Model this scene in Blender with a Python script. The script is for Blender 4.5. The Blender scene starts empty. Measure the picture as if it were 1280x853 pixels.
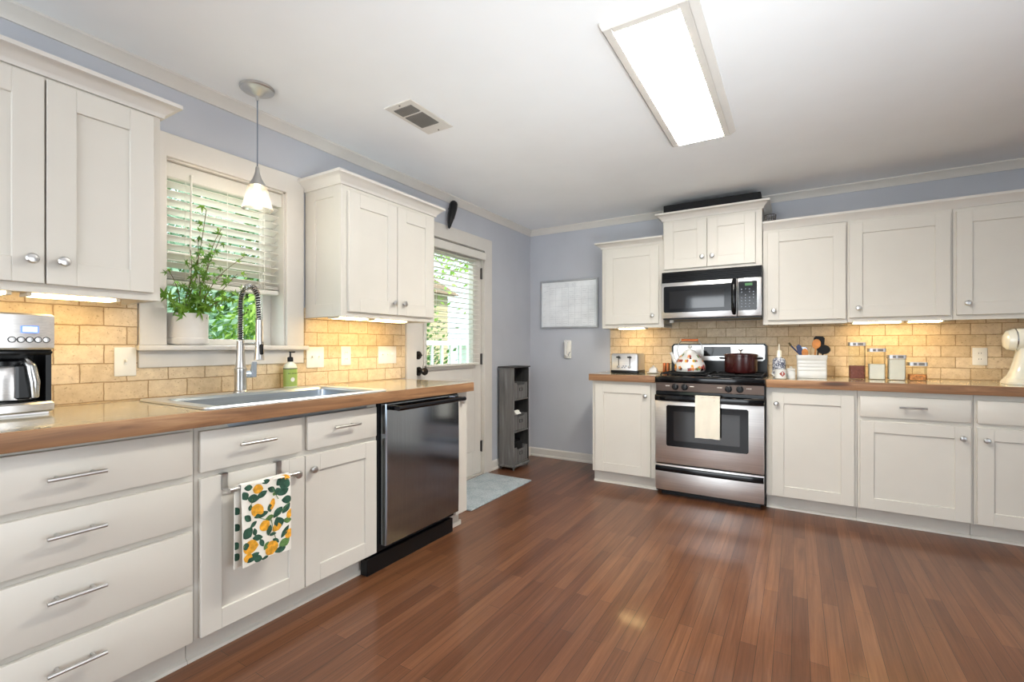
import bpy, bmesh, math, random
from mathutils import Vector, Matrix
random.seed(7)
C = bpy.context.scene.collection
SC = bpy.context.scene
R = math.radians

# ------------------------------------------------------------------ camera
cam_d = bpy.data.cameras.new('camera')
cam = bpy.data.objects.new('camera', cam_d); C.objects.link(cam)
cam.location = (2.411, -4.346, 1.1335)
cam.rotation_euler = (R(90), 0, 0.545)
cam_d.sensor_width = 36.0
cam_d.lens = 587.58 / 1280 * 36
cam_d.shift_y = 8.1 / 1280
cam_d.clip_start = 0.02
SC.camera = cam

# ------------------------------------------------------------------ world, sun, daylight, exposure
SC.view_settings.view_transform = 'Standard'
SC.view_settings.look = 'None'
SC.view_settings.gamma = 1.0
SC.view_settings.use_curve_mapping = False
SC.view_settings.exposure = 0.11
W = bpy.data.worlds.new('sky'); SC.world = W; W.use_nodes = True
bg = W.node_tree.nodes['Background']
bg.inputs[0].default_value = (0.80, 0.92, 1.0, 1); bg.inputs[1].default_value = 2.1
try:
    SC.cycles.max_bounces = 10; SC.cycles.diffuse_bounces = 5; SC.cycles.glossy_bounces = 4
    SC.cycles.transparent_max_bounces = 16; SC.cycles.sample_clamp_indirect = 6.0
    SC.cycles.caustics_reflective = False; SC.cycles.caustics_refractive = False
except Exception: pass

def lamp(name, kind, loc, rot, energy, color=(1,1,1), size=None, size_y=None, angle=None):
    d = bpy.data.lights.new(name, kind); d.energy = energy; d.color = color
    if kind == 'AREA':
        d.shape = 'RECTANGLE'; d.size = size; d.size_y = size_y
    if kind == 'SUN' and angle: d.angle = angle
    if kind == 'POINT' and size: d.shadow_soft_size = size
    o = bpy.data.objects.new(name, d); C.objects.link(o); o.location = loc; o.rotation_euler = rot
    return o
lamp('sun', 'SUN', (0,0,8), (R(-20), R(48), 0), 9.0, (1,.95,.85), angle=R(1))
# added fill standing for daylight, through a made-up opening in the rear wall
lamp('rear_fill', 'AREA', (1.5,-7.25,1.25), (R(90),0,0), 66, (.93,.96,1), 2.1, 2.0)
lamp('side_fill', 'AREA', (4.98,-3.7,1.05), (R(78),0,R(90)), 15, (.97,.98,1), 1.8, 1.4).data.spread = R(130)  # added fill from the right, shining through an opening cut for it
# sky light falling through the sink window and the back door
lamp('window_skylight', 'AREA', (-1.35,-3.25,3.05), (0,R(-48),0), 85, (.95,.98,1), 1.4, 1.0)
lamp('door_skylight', 'AREA', (-1.35,-1.6,3.05), (0,R(-48),0), 34, (.95,.98,1), 1.0, 1.0)
# added overhead fill behind the camera, not a known ceiling light
lamp('overhead_fill', 'AREA', (2.4,-5.6,2.30), (0,0,0), 4, (1,.95,.88), 0.5, 0.5)
# unseen fill lights added behind and beside the camera to brighten the ceiling
for loc, rot, en, sp in (((2.6,-6.2,1.0), (R(152),0,R(10)), 12, 125), ((2.55,-4.70,.3), (R(127),0,R(30)), 2.2, 52), ((3.5,-4.0,.3), (R(134),0,R(40)), 6.5, 66)):
    u = lamp('ceiling_fill', 'AREA', loc, rot, en*1.25, (.90,.965,1), 0.5, 0.5); u.data.spread = R(sp)

# ------------------------------------------------------------------ materials
def lin(c):
    return tuple(((v/255)/12.92 if v/255 <= .04045 else ((v/255+.055)/1.055)**2.4) for v in c)
MATS = {}
class NT:
    def __init__(s, name):
        s.m = bpy.data.materials.new(name); s.m.use_nodes = True
        s.t = s.m.node_tree; s.n = s.t.nodes; s.p = s.n['Principled BSDF']; s.out = s.n['Material Output']
        MATS[name] = s.m
    def new(s, typ, **kw):
        n = s.n.new(typ)
        for k, v in kw.items(): setattr(n, k, v)
        return n
    def link(s, a, b): s.t.links.new(a, b)
    def obj(s, order=None, scale=(1,1,1)):
        tc = s.new('ShaderNodeTexCoord'); o = tc.outputs['Object']
        if order:
            sp = s.new('ShaderNodeSeparateXYZ'); s.link(o, sp.inputs[0])
            cb = s.new('ShaderNodeCombineXYZ')
            for i, a in enumerate(order): s.link(sp.outputs['XYZ'.index(a)], cb.inputs[i])
            o = cb.outputs[0]
        mp = s.new('ShaderNodeMapping'); mp.inputs['Scale'].default_value = scale
        s.link(o, mp.inputs[0]); return mp.outputs[0]
    def noise(s, vec, scale, detail=4, rough=.55, dist=0):
        n = s.new('ShaderNodeTexNoise'); n.inputs['Scale'].default_value = scale
        n.inputs['Detail'].default_value = detail; n.inputs['Roughness'].default_value = rough
        n.inputs['Distortion'].default_value = dist
        s.link(vec, n.inputs['Vector']); return n.outputs['Fac']
    def ramp(s, fac, stops):
        r = s.new('ShaderNodeValToRGB'); e = r.color_ramp.elements
        while len(e) < len(stops): e.new(.5)
        for i, (p, c) in enumerate(stops):
            e[i].position = p; e[i].color = (*lin(c), 1)
        s.link(fac, r.inputs[0]); return r.outputs[0]
    def mix(s, fac, a, b, mode='MIX'):
        m = s.new('ShaderNodeMix', data_type='RGBA', blend_type=mode)
        for sock, v in ((m.inputs[0], fac), (m.inputs[6], a), (m.inputs[7], b)):
            if hasattr(v, 'links'): s.link(v, sock)
            elif isinstance(v, (int, float)): sock.default_value = v
            else: sock.default_value = (*lin(v), 1)
        return m.outputs[2]
    def bump(s, h, strength=.3, dist=.002, normal=None):
        b = s.new('ShaderNodeBump'); b.inputs['Strength'].default_value = strength; b.inputs['Distance'].default_value = dist
        s.link(h, b.inputs['Height'])
        if normal is not None: s.link(normal, b.inputs['Normal'])
        s.link(b.outputs[0], s.p.inputs['Normal']); return b.outputs[0]
    def set(s, color=None, rough=.5, metal=0, spec=.5, coat=0):
        if color is not None:
            if hasattr(color, 'links'): s.link(color, s.p.inputs['Base Color'])
            else: s.p.inputs['Base Color'].default_value = (*lin(color), 1)
        s.p.inputs['Roughness'].default_value = rough; s.p.inputs['Metallic'].default_value = metal
        s.p.inputs['Specular IOR Level'].default_value = spec; s.p.inputs['Coat Weight'].default_value = coat
        return s.m
def plain(name, color, rough=.5, metal=0, spec=.5, var=.04, vscale=6, bump=0, bscale=200, coat=0):
    t = NT(name); v = t.obj()
    n = t.noise(v, vscale, 3)
    dark = tuple(c*(1-var) for c in color); lite = tuple(min(255, c*(1+var)) for c in color)
    col = t.ramp(n, [(.3, dark), (.7, lite)])
    t.set(col, rough, metal, spec, coat)
    if bump: t.bump(t.noise(v, bscale, 2), bump, .001)
    return t.m
def emis(name, color, strength, base=(230,230,230)):
    t = NT(name); t.set(base, .4)
    t.p.inputs['Emission Color'].default_value = (*lin(color), 1); t.p.inputs['Emission Strength'].default_value = strength
    return t.m
def glassy(name, tint=(245,250,250), gloss=.12, rough=.02, diffuse=0, dcol=(255,255,255)):
    t = NT(name); tr = t.new('ShaderNodeBsdfTransparent'); tr.inputs[0].default_value = (*lin(tint), 1)
    gl = t.new('ShaderNodeBsdfGlossy'); gl.inputs['Roughness'].default_value = rough
    mx = t.new('ShaderNodeMixShader'); lw = t.new('ShaderNodeLayerWeight'); lw.inputs[0].default_value = gloss
    t.link(lw.outputs['Fresnel'], mx.inputs[0]); t.link(tr.outputs[0], mx.inputs[1]); t.link(gl.outputs[0], mx.inputs[2])
    last = mx.outputs[0]
    if diffuse:
        d = t.new('ShaderNodeBsdfTranslucent'); d.inputs[0].default_value = (*lin(dcol), 1)
        m2 = t.new('ShaderNodeMixShader'); m2.inputs[0].default_value = diffuse
        t.link(last, m2.inputs[1]); t.link(d.outputs[0], m2.inputs[2]); last = m2.outputs[0]
    t.link(last, t.out.inputs[0]); return t.m

plain('paint_white', (211,207,198), .38, var=.012, vscale=3)
plain('trim_white', (214,210,203), .42, var=.012)
plain('wall_blue', (187,190,197), .75, var=.02, vscale=2, bump=.06, bscale=260)
plain('ceiling_paint', (242,244,245), .85, var=.01, vscale=2, bump=.08, bscale=220)
plain('chrome', (200,200,198), .22, 1)
plain('nickel', (205,204,202), .28, 1)
plain('black_plastic', (16,17,19), .30, spec=.3)
plain('black_matte', (18,19,21), .6, spec=.25)
plain('black_gloss', (9,10,12), .10, spec=.35)
plain('dark_glass', (32,32,32), .06, coat=.3)
plain('white_plastic', (236,234,226), .35)
plain('white_ceramic', (218,218,215), .2, coat=.2)
plain('cream_enamel', (238,234,216), .16, coat=.5)
plain('copper', (205,120,75), .28, 1)
plain('aluminium', (206,208,211), .38, 1)
plain('wood_spoon', (196,128,66), .55, var=.12, vscale=25)
plain('navy', (36,50,92), .4)
plain('burgundy', (58,20,20), .25, coat=.3)
plain('towel_cloth', (232,226,210), .95, var=.03, bump=.4, bscale=420)
plain('lemon_cloth', (236,232,222), .95, var=.02, bump=.3, bscale=420)
plain('lemon_yellow', (222,160,48), .95, var=.14, vscale=60)
plain('leaf_print', (44,78,62), .95, var=.25, vscale=50)
plain('leaf_print_light', (92,124,70), .95, var=.15, vscale=50)
plain('soap_green', (160,184,96), .3)
plain('soap_clear', (224,228,206), .2)
plain('label_dark', (58,66,40), .5)
plain('leaf_green', (98,142,52), .45, var=.3, vscale=20)
plain('stem_brown', (96,84,52), .7)
plain('soil', (46,36,28), .95, var=.3, vscale=60)
plain('pot_white', (226,222,216), .5)
plain('bark', (110,92,74), .9, var=.2, vscale=8)
plain('siding', (158,146,118), .8)
plain('fence_tan', (190,165,130), .8, var=.1)
plain('rail_white', (235,238,240), .6)
plain('paper', (244,242,236), .8)
plain('ink_grey', (186,191,196), .8)
plain('board_white', (238,241,243), .3)
plain('beans', (112,62,52), .6, var=.45, vscale=160, bump=1, bscale=180)
plain('flour', (240,236,226), .9)
plain('sugar', (232,228,218), .8)
plain('orange_food', (206,136,82), .7, var=.25, vscale=90)
plain('red_print', (150,60,48), .5)
plain('grey_print', (120,128,140), .5)
plain('bronze_knob', (70,66,64), .28, 1)
plain('lever_blue', (196,208,220), .25, .7)
plain('vent_fin', (126,122,116), .6)
plain('dark_void', (30,28,27), .9)
emis('fluorescent', (255,249,238), 56.0)
emis('under_light', (255,220,155), 22.0)
emis('bulb', (255,236,205), 14.0)
emis('lcd_blue', (120,160,255), 1.2, (40,60,160))
emis('lcd_pale', (205,222,255), 1.0, (200,210,240))
emis('led_green', (80,220,90), 0.22, (16,40,16))
glassy('window_glass', (246,250,250), .10)
glassy('jar_glass', (250,252,250), .08)
glassy('shade_glass', (250,248,244), .2, .08, .14, (255,248,238))

def leafmat(name, c1, c2):
    t = NT(name); v = t.obj(); col = t.ramp(t.noise(v, 3, 3), [(.3, c1), (.7, c2)])
    t.set(col, .5, spec=.3)
    tl = t.new('ShaderNodeBsdfTranslucent'); t.link(col, tl.inputs[0])
    m = t.new('ShaderNodeMixShader'); m.inputs[0].default_value = .45
    t.link(t.p.outputs[0], m.inputs[1]); t.link(tl.outputs[0], m.inputs[2]); t.link(m.outputs[0], t.out.inputs[0])
leafmat('foliage_fresh', (104,150,50), (178,206,110))
leafmat('foliage_dark', (58,96,50), (118,156,92))
leafmat('foliage_blue', (120,158,136), (190,212,190))
leafmat('house_leaf', (70,116,36), (150,188,62))

def blinds(name):
    t = NT(name); t.set((240,238,232), .5)
    tl = t.new('ShaderNodeBsdfTranslucent'); tl.inputs[0].default_value = (*lin((240,236,226)), 1)
    m = t.new('ShaderNodeMixShader'); m.inputs[0].default_value = .3
    t.link(t.p.outputs[0], m.inputs[1]); t.link(tl.outputs[0], m.inputs[2]); t.link(m.outputs[0], t.out.inputs[0])
blinds('slat_white')

def steel(name, color, rough, axis):
    t = NT(name); sc = {'x': (2,240,240), 'z': (240,240,2)}[axis]
    v = t.obj(None, sc); n = t.noise(v, 1.0, 3)
    col = t.ramp(n, [(.3, tuple(c*.93 for c in color)), (.7, color)])
    t.set(col, rough, 1)
    r = t.new('ShaderNodeMapRange'); r.inputs['To Min'].default_value = rough*.8; r.inputs['To Max'].default_value = rough*1.25
    t.link(n, r.inputs['Value']); t.link(r.outputs[0], t.p.inputs['Roughness'])
    t.bump(n, .03, .0005)
steel('stainless', (230,227,224), .36, 'x')
steel('basin_steel', (184,194,204), .34, 'x')
steel('floor_toned_steel', (128,116,108), .30, 'x')  # reflection of the dark floor put into the control panel's colour
steel('stainless_bright', (226,225,224), .30, 'x')
steel('black_stainless', (150,157,166), .12, 'z')
steel('dark_handle', (62,64,70), .2, 'x')
steel('sink_steel', (236,241,246), .36, 'x')

def floor_mat():
    t = NT('oak_floor'); v = t.obj('YXZ')
    def brick(c1, c2, mort):
        b = t.new('ShaderNodeTexBrick'); t.link(v, b.inputs['Vector'])
        b.offset = .37; b.offset_frequency = 2; b.squash = 1
        b.inputs['Scale'].default_value = 1
        b.inputs['Brick Width'].default_value = .78; b.inputs['Row Height'].default_value = .057
        b.inputs['Mortar Size'].default_value = .0009; b.inputs['Mortar Smooth'].default_value = .2
        b.inputs['Bias'].default_value = 0
        for k, c in (('Color1', c1), ('Color2', c2), ('Mortar', mort)): b.inputs[k].default_value = (*lin(c), 1)
        return b
    b = brick((112,72,48), (140,97,68), (58,37,25))
    # each board shifts the grain a little through its own tone
    g1 = t.noise(t.obj('YXZ', (1.4,34,1)), 1.0, 6, .62, 1.2)
    g2 = t.noise(t.obj('YXZ', (5,150,1)), 1.0, 3, .6)
    big = t.noise(t.obj('YXZ', (.8,6,1)), 1.0, 2)
    grain = t.ramp(g1, [(.28, (186,176,170)), (.5, (224,216,210)), (.72, (255,252,248))])
    fine = t.ramp(g2, [(.3, (206,200,196)), (.65, (255,255,255))])
    tone = t.ramp(big, [(.3, (205,196,190)), (.7, (255,252,250))])
    col = t.mix(.85, b.outputs['Color'], grain, 'MULTIPLY')
    col = t.mix(.5, col, fine, 'MULTIPLY'); col = t.mix(.6, col, tone, 'MULTIPLY')
    t.set(col, .36, spec=.32, coat=.30); t.p.inputs['Coat Roughness'].default_value = .10
    inv = t.new('ShaderNodeMath', operation='SUBTRACT'); inv.inputs[0].default_value = 1; t.link(b.outputs['Fac'], inv.inputs[1])
    ad = t.new('ShaderNodeMath', operation='MULTIPLY_ADD'); t.link(g1, ad.inputs[0]); ad.inputs[1].default_value = .12; t.link(inv.outputs[0], ad.inputs[2])
    t.bump(ad.outputs[0], .25, .0015)
floor_mat()

def tile_mat(name, order):
    t = NT(name); v = t.obj(order)
    wob = t.noise(t.obj(order), 9, 2)
    b = t.new('ShaderNodeTexBrick')
    vm = t.new('ShaderNodeVectorMath', operation='MULTIPLY_ADD')
    nz = t.new('ShaderNodeTexNoise'); nz.inputs['Scale'].default_value = 22; t.link(v, nz.inputs['Vector'])
    t.link(nz.outputs['Color'], vm.inputs[0]); vm.inputs[1].default_value = (.006,.006,0); t.link(v, vm.inputs[2])
    t.link(vm.outputs[0], b.inputs['Vector'])
    b.offset = .5; b.inputs['Scale'].default_value = 1
    b.inputs['Brick Width'].default_value = .152; b.inputs['Row Height'].default_value = .0765
    b.inputs['Mortar Size'].default_value = .0030; b.inputs['Mortar Smooth'].default_value = .6; b.inputs['Bias'].default_value = 0
    for k, c in (('Color1', (216,196,162)), ('Color2', (234,217,187)), ('Mortar', (176,148,110))): b.inputs[k].default_value = (*lin(c), 1)
    n = t.noise(v, 30, 5, .65)
    pit = t.noise(v, 140, 2, .5)
    col = t.mix(.45, b.outputs['Color'], t.ramp(n, [(.3, (196,172,142)), (.7, (255,250,240))]), 'MULTIPLY')
    col = t.mix(.5, col, t.ramp(pit, [(.28, (150,120,88)), (.38, (255,255,255))]), 'MULTIPLY')
    t.set(col, .45, spec=.4)
    inv = t.new('ShaderNodeMath', operation='SUBTRACT'); inv.inputs[0].default_value = 1; t.link(b.outputs['Fac'], inv.inputs[1])
    ad = t.new('ShaderNodeMath', operation='MULTIPLY_ADD'); t.link(n, ad.inputs[0]); ad.inputs[1].default_value = .35; t.link(inv.outputs[0], ad.inputs[2])
    t.bump(ad.outputs[0], .6, .003)
tile_mat('stone_tile_side', 'YZX'); tile_mat('stone_tile_back', 'XZY')

def granite():
    t = NT('granite'); v = t.obj()
    n1 = t.noise(v, 22, 6, .7); n2 = t.noise(v, 95, 4, .7)
    col = t.ramp(n1, [(.30, (132,122,98)), (.45, (178,168,142)), (.60, (206,196,172)), (.75, (188,178,152))])
    col = t.mix(.8, col, t.ramp(n2, [(.34, (96,92,72)), (.46, (250,248,240)), (.8, (255,255,255))]), 'MULTIPLY')
    t.set(col, .12, coat=.3)
granite()
def plankwood(name, order, c1, c2, c3, knots=True, rough=.5):
    t = NT(name); v = t.obj(order, (2.2,26,26))
    g = t.noise(v, 1, 5, .6, .8)
    col = t.ramp(g, [(.3, c1), (.52, c2), (.72, c3)])
    if knots:
        vo = t.new('ShaderNodeTexVoronoi'); vo.inputs['Scale'].default_value = 1
        t.link(t.obj(order, (1.9,11,11)), vo.inputs['Vector'])
        col = t.mix(.8, col, t.ramp(vo.outputs['Distance'], [(.07, (70,42,26)), (.13, (150,110,80)), (.20, (255,255,255))]), 'MULTIPLY')
    t.set(col, rough); t.bump(g, .25, .001)
plankwood('wood_edge_side', 'YXZ', (112,78,52), (150,110,76), (180,140,100))
plankwood('wood_edge_back', 'XYZ', (112,78,52), (150,110,76), (180,140,100))
plankwood('grey_wood', 'ZXY', (88,87,86), (112,111,110), (138,138,138), False, .55)
plankwood('charcoal_shade_wood', 'ZXY', (44,43,43), (58,57,56), (74,72,71), False, .55)  # charcoal top; also carries the shade painted inside the shelf tower
plankwood('toe_wood', 'XYZ', (206,190,164), (220,206,182), (228,216,196), False, .6)

def rug():
    t = NT('rug_blue'); v = t.obj()
    n = t.noise(v, 90, 3, .7); n2 = t.noise(v, 9, 3)
    col = t.mix(.5, t.ramp(n, [(.35, (120,136,146)), (.65, (196,204,208))]), t.ramp(n2, [(.4, (150,164,172)), (.6, (178,188,194))]))
    t.set(col, .95); t.bump(n, .9, .006)
rug()
def grass():
    t = NT('grass'); v = t.obj(); t.set(t.ramp(t.noise(v, 4, 5, .7), [(.3, (86,120,48)), (.7, (150,178,92))]), .9)
grass()
def speckle(name, base, dark, scale):
    t = NT(name); v = t.obj(); n = t.noise(v, scale, 2, .5, .6)
    t.set(t.ramp(n, [(.47, dark), (.53, base)]), .25, coat=.3)
speckle('blue_floral', (206,208,214), (52,58,84), 120)

# ------------------------------------------------------------------ mesh builder
class MB:
    def __init__(s): s.bm = bmesh.new(); s.mi = 0
    def _mark(s, faces):
        for f in faces: f.material_index = s.mi
    def box(s, x0, x1, y0, y1, z0, z1, bev=0, seg=1):
        r = bmesh.ops.create_cube(s.bm, size=1)
        vs = r['verts']
        for v in vs:
            v.co = Vector(((x0+x1)/2+v.co.x*(x1-x0), (y0+y1)/2+v.co.y*(y1-y0), (z0+z1)/2+v.co.z*(z1-z0)))
        fs = set(f for v in vs for f in v.link_faces)
        s._mark(fs)
        if bev:
            es = list(set(e for v in vs for e in v.link_edges))
            b = bmesh.ops.bevel(s.bm, geom=es, offset=bev, segments=seg, affect='EDGES', profile=.5)
            s._mark(b['faces'])
        return vs
    def face(s, pts):
        vs = [s.bm.verts.new(p) for p in pts]; f = s.bm.faces.new(vs); f.material_index = s.mi; return f
    def rings(s, rings, caps=(True, True), closed=True):
        vr = [[s.bm.verts.new(p) for p in r] for r in rings]
        n = len(rings[0])
        for a, b in zip(vr, vr[1:]):
            for i in range(n if closed else n-1):
                j = (i+1) % n
                f = s.bm.faces.new((a[i], a[j], b[j], b[i])); f.material_index = s.mi
        if closed and caps[0]: s.bm.faces.new(vr[0][::-1]).material_index = s.mi
        if closed and caps[1]: s.bm.faces.new(vr[-1]).material_index = s.mi
        return vr
    def lathe(s, prof, c=(0,0,0), n=28, axis='z', caps=(True, True), sx=1, sy=1):
        rs = []
        for r, h in prof:
            ring = []
            for k in range(n):
                a = 2*math.pi*k/n; p, q = r*math.cos(a)*sx, r*math.sin(a)*sy
                if axis == 'z': ring.append((c[0]+p, c[1]+q, c[2]+h))
                elif axis == 'y': ring.append((c[0]+p, c[1]+h, c[2]-q))
                else: ring.append((c[0]+h, c[1]+p, c[2]+q))
            rs.append(ring)
        s.rings(rs, caps)
    def cyl(s, p0, p1, r0, r1=None, n=14, caps=(True, True)):
        s.tube([p0, p1], [r0, r0 if r1 is None else r1], n, caps)
    def tube(s, pts, r, n=8, caps=(True, True)):
        pts = [Vector(p) for p in pts]; rs = []
        if not isinstance(r, (list, tuple)): r = [r]*len(pts)
        up = None
        for i, p in enumerate(pts):
            d = (pts[min(i+1, len(pts)-1)] - pts[max(i-1, 0)]).normalized()
            if up is None:
                up = Vector((0,0,1)) if abs(d.z) < .9 else Vector((1,0,0))
            a = d.cross(up).normalized(); b = a.cross(d).normalized(); up = b
            rs.append([tuple(p + a*r[i]*math.cos(2*math.pi*k/n) + b*r[i]*math.sin(2*math.pi*k/n)) for k in range(n)])
        s.rings(rs, caps)
    def prism(s, poly, a0, a1, axis='y'):
        def P(u, v, a): return {'y': (u, a, v), 'x': (a, u, v), 'z': (u, v, a)}[axis]
        s.rings([[P(u, v, a0) for u, v in poly], [P(u, v, a1) for u, v in poly]])
    def sphere(s, c, r, sx=1, sy=1, sz=1, n=14, m=9):
        prof = [(max(1e-4, math.sin(math.pi*i/m)), -math.cos(math.pi*i/m)) for i in range(m+1)]
        rs = [[(c[0]+p*r*sx*math.cos(2*math.pi*k/n), c[1]+p*r*sy*math.sin(2*math.pi*k/n), c[2]+h*r*sz) for k in range(n)] for p, h in prof]
        s.rings(rs)
ORI = {}
def put(name, mb, mats, parent=None, o=(0,0,0), flat=False):
    """one mesh object; vertices given in wall coordinates, stored relative to the thing's origin"""
    if parent is not None: o = ORI[parent.name]
    me = bpy.data.meshes.new(name)
    bmesh.ops.recalc_face_normals(mb.bm, faces=mb.bm.faces[:])
    for v in mb.bm.verts: v.co -= Vector(o)
    mb.bm.to_mesh(me); mb.bm.free()
    if isinstance(mats, str): mats = [mats]
    for m in mats: me.materials.append(MATS[m])
    if not flat:
        me.polygons.foreach_set('use_smooth', [True]*len(me.polygons))
        me.set_sharp_from_angle(angle=R(32))
    ob = bpy.data.objects.new(name, me); C.objects.link(ob)
    if parent is not None: ob.parent = parent
    ORI[ob.name] = o
    return ob
def place(ob, frame, o):
    if frame == 'L': ob.location = (-o[1], o[0], o[2]); ob.rotation_euler = (0,0,R(90))
    else: ob.location = o
def tag(ob, label, cat=None, group=None, kind=None):
    ob['label'] = label
    if cat: ob['category'] = cat
    if group: ob['group'] = group
    if kind: ob['kind'] = kind
    return ob
def thing(name, label, cat, frame, o, group=None):
    e = bpy.data.objects.new(name, None); C.objects.link(e); e.empty_display_size = .05
    place(e, frame, o); ORI[e.name] = o
    return tag(e, label, cat, group)
def solo(name, mb, mats, label, cat, frame, o, group=None, kind=None, flat=False):
    ob = put(name, mb, mats, None, o, flat); place(ob, frame, o)
    return tag(ob, label, cat, group, kind)
def structure(name, mb, mats, label, parent=None):
    ob = put(name, mb, mats, parent)
    if parent is None: tag(ob, label, None, None, 'structure')
    return ob
def text_mesh(s, size, mat):
    cu = bpy.data.curves.new('lettering', 'FONT'); cu.body = s; cu.size = size; cu.align_x = 'CENTER'; cu.extrude = .0002
    to = bpy.data.objects.new('lettering', cu); C.objects.link(to)
    dg = bpy.context.evaluated_depsgraph_get(); me = bpy.data.meshes.new_from_object(to.evaluated_get(dg))
    bpy.data.objects.remove(to); me.materials.clear(); me.materials.append(MATS[mat]); return me

# ------------------------------------------------------------------ room shell
H = 2.36; XR = 4.7; YR = -6.9; WT = .16
WIN = (-3.36, -2.777, 1.12, 1.99)     # left window opening: y0 y1 z0 z1
DOR = (-1.765, -.861, 0.0, 2.009)     # back door opening
m = MB(); m.box(-WT, XR+.2, YR-.2, WT, -.12, 0)
structure('floor', m, 'oak_floor', 'brown hardwood strip floor')
m = MB(); m.box(-WT, XR+.2, YR-.2, WT, H, H+.12)
structure('ceiling', m, 'ceiling_paint', 'flat white kitchen ceiling')
m = MB()
m.box(-WT, 0, YR, WIN[0], 0, H); m.box(-WT, 0, WIN[0], WIN[1], 0, WIN[2]); m.box(-WT, 0, WIN[0], WIN[1], WIN[3], H)
m.box(-WT, 0, WIN[1], DOR[0], 0, H); m.box(-WT, 0, DOR[0], DOR[1], DOR[3], H); m.box(-WT, 0, DOR[1], WT, 0, H)
structure('wall_left', m, 'wall_blue', 'blue grey painted wall with the sink window and back door')
m = MB(); m.box(0, XR+.2, 0, WT, 0, H)
structure('wall_back', m, 'wall_blue', 'blue grey painted wall behind the stove')
m = MB()
m.box(XR, XR+.2, YR, -4.7, 0, H); m.box(XR, XR+.2, -4.7, -2.7, 0, .2); m.box(XR, XR+.2, -4.7, -2.7, 1.9, H); m.box(XR, XR+.2, -2.7, 0, 0, H)  # low opening added to let the side fill in
structure('wall_right', m, 'wall_blue', 'blue grey painted wall on the right with a low opening added for fill light')
m = MB()
m.box(-WT, .4, YR-.2, YR, 0, H); m.box(2.6, XR+.2, YR-.2, YR, 0, H); m.box(.4, 2.6, YR-.2, YR, 2.2, H); m.box(.4, 2.6, YR-.2, YR, 0, .1)  # opening invented to admit the rear fill
structure('wall_rear', m, 'wall_blue', 'blue grey painted wall behind the viewer with an opening added for fill light')
# crown moulding of the room
prof = [(0,2.303),(.007,2.303),(.010,2.313),(.024,2.330),(.036,2.345),(.044,2.350),(.044,H)]
m = MB(); m.rings([[(p, YR, z) for p, z in prof+[(0,H)]], [(p, -p, z) for p, z in prof+[(0,H)]]])
structure('trim_1', m, 'trim_white', 'white crown moulding along the left wall')
m = MB(); m.rings([[(p, -p, z) for p, z in prof+[(0,H)]], [(XR, -p, z) for p, z in prof+[(0,H)]]])
structure('trim_2', m, 'trim_white', 'white crown moulding along the back wall')
bprof = [(0,0),(.022,0),(.022,.012),(.013,.022),(.013,.075),(.006,.086),(0,.086)]
m = MB(); m.rings([[(p, -.752, z) for p, z in bprof], [(p, -p, z) for p, z in bprof]])
structure('baseboard_left', m, 'trim_white', 'white baseboard between back door and corner')
m = MB(); m.rings([[(p, -p, z) for p, z in bprof], [(.928, -p, z) for p, z in bprof]])
structure('baseboard_back', m, 'trim_white', 'white baseboard below the wall calendar')

# backsplash
m = MB()
y0, y1 = -4.18, -1.862
m.box(0, .010, y0, -3.462, .912, 1.36); m.box(0, .010, -3.462, -2.668, .912, 1.046); m.box(0, .010, -2.668, y1, .912, 1.36)
bs = put('tile_backsplash', m, 'stone_tile_side'); tag(bs, 'beige stone tile backsplash behind the sink counter', 'backsplash', None, 'structure')
m = MB(); m.box(.882, 3.88, -.010, 0, .88, 1.36)
bs = put('tile_backsplash', m, 'stone_tile_back'); tag(bs, 'beige stone tile backsplash behind the stove', 'backsplash', None, 'structure')

# ------------------------------------------------------------------ sink window
m = MB(); a, b, z0, z1 = WIN
m.box(0, .019, a-.098, a+.004, 1.144, z1+.1, .002); m.box(0, .019, b-.004, b+.1, 1.144, z1+.1, .002); m.box(0, .0185, a, b, z1-.004, z1+.1, .002)
win = structure('window_1', m, 'trim_white', 'white framed double hung window over the sink')
m = MB()
m.box(-WT+.01, 0, a-.001, a+.012, z0, z1); m.box(-WT+.01, 0, b-.012, b+.001, z0, z1); m.box(-WT+.01, 0, a, b, z1-.012, z1+.001)
structure('window_jamb', m, 'trim_white', '', win)
m = MB(); m.box(-WT+.01, 0, a, b, z0-.0, 1.144); m.box(0, .048, a-.11, b+.115, 1.120, 1.144, .005, 2); m.box(0, .018, a-.1, b+.1, 1.046, 1.120, .002)
structure('window_sill', m, 'trim_white', '', win)
m = MB(); xa, xb = -.150, -.115
for (u0, u1, w0, w1) in ((a+.012, a+.062, 1.144, z1), (b-.062, b-.012, 1.144, z1), (a+.06, b-.06, 1.144, 1.176), (a+.06, b-.06, 1.545, 1.590), (a+.06, b-.06, z1-.06, z1-.012)):
    m.box(xa, xb, u0, u1, w0, w1, .003)
structure('window_sash', m, 'trim_white', '', win)
m = MB(); m.box(-.136, -.131, a+.055, b-.055, 1.17, z1-.05)
structure('window_pane', m, 'window_glass', '', win)

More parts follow.
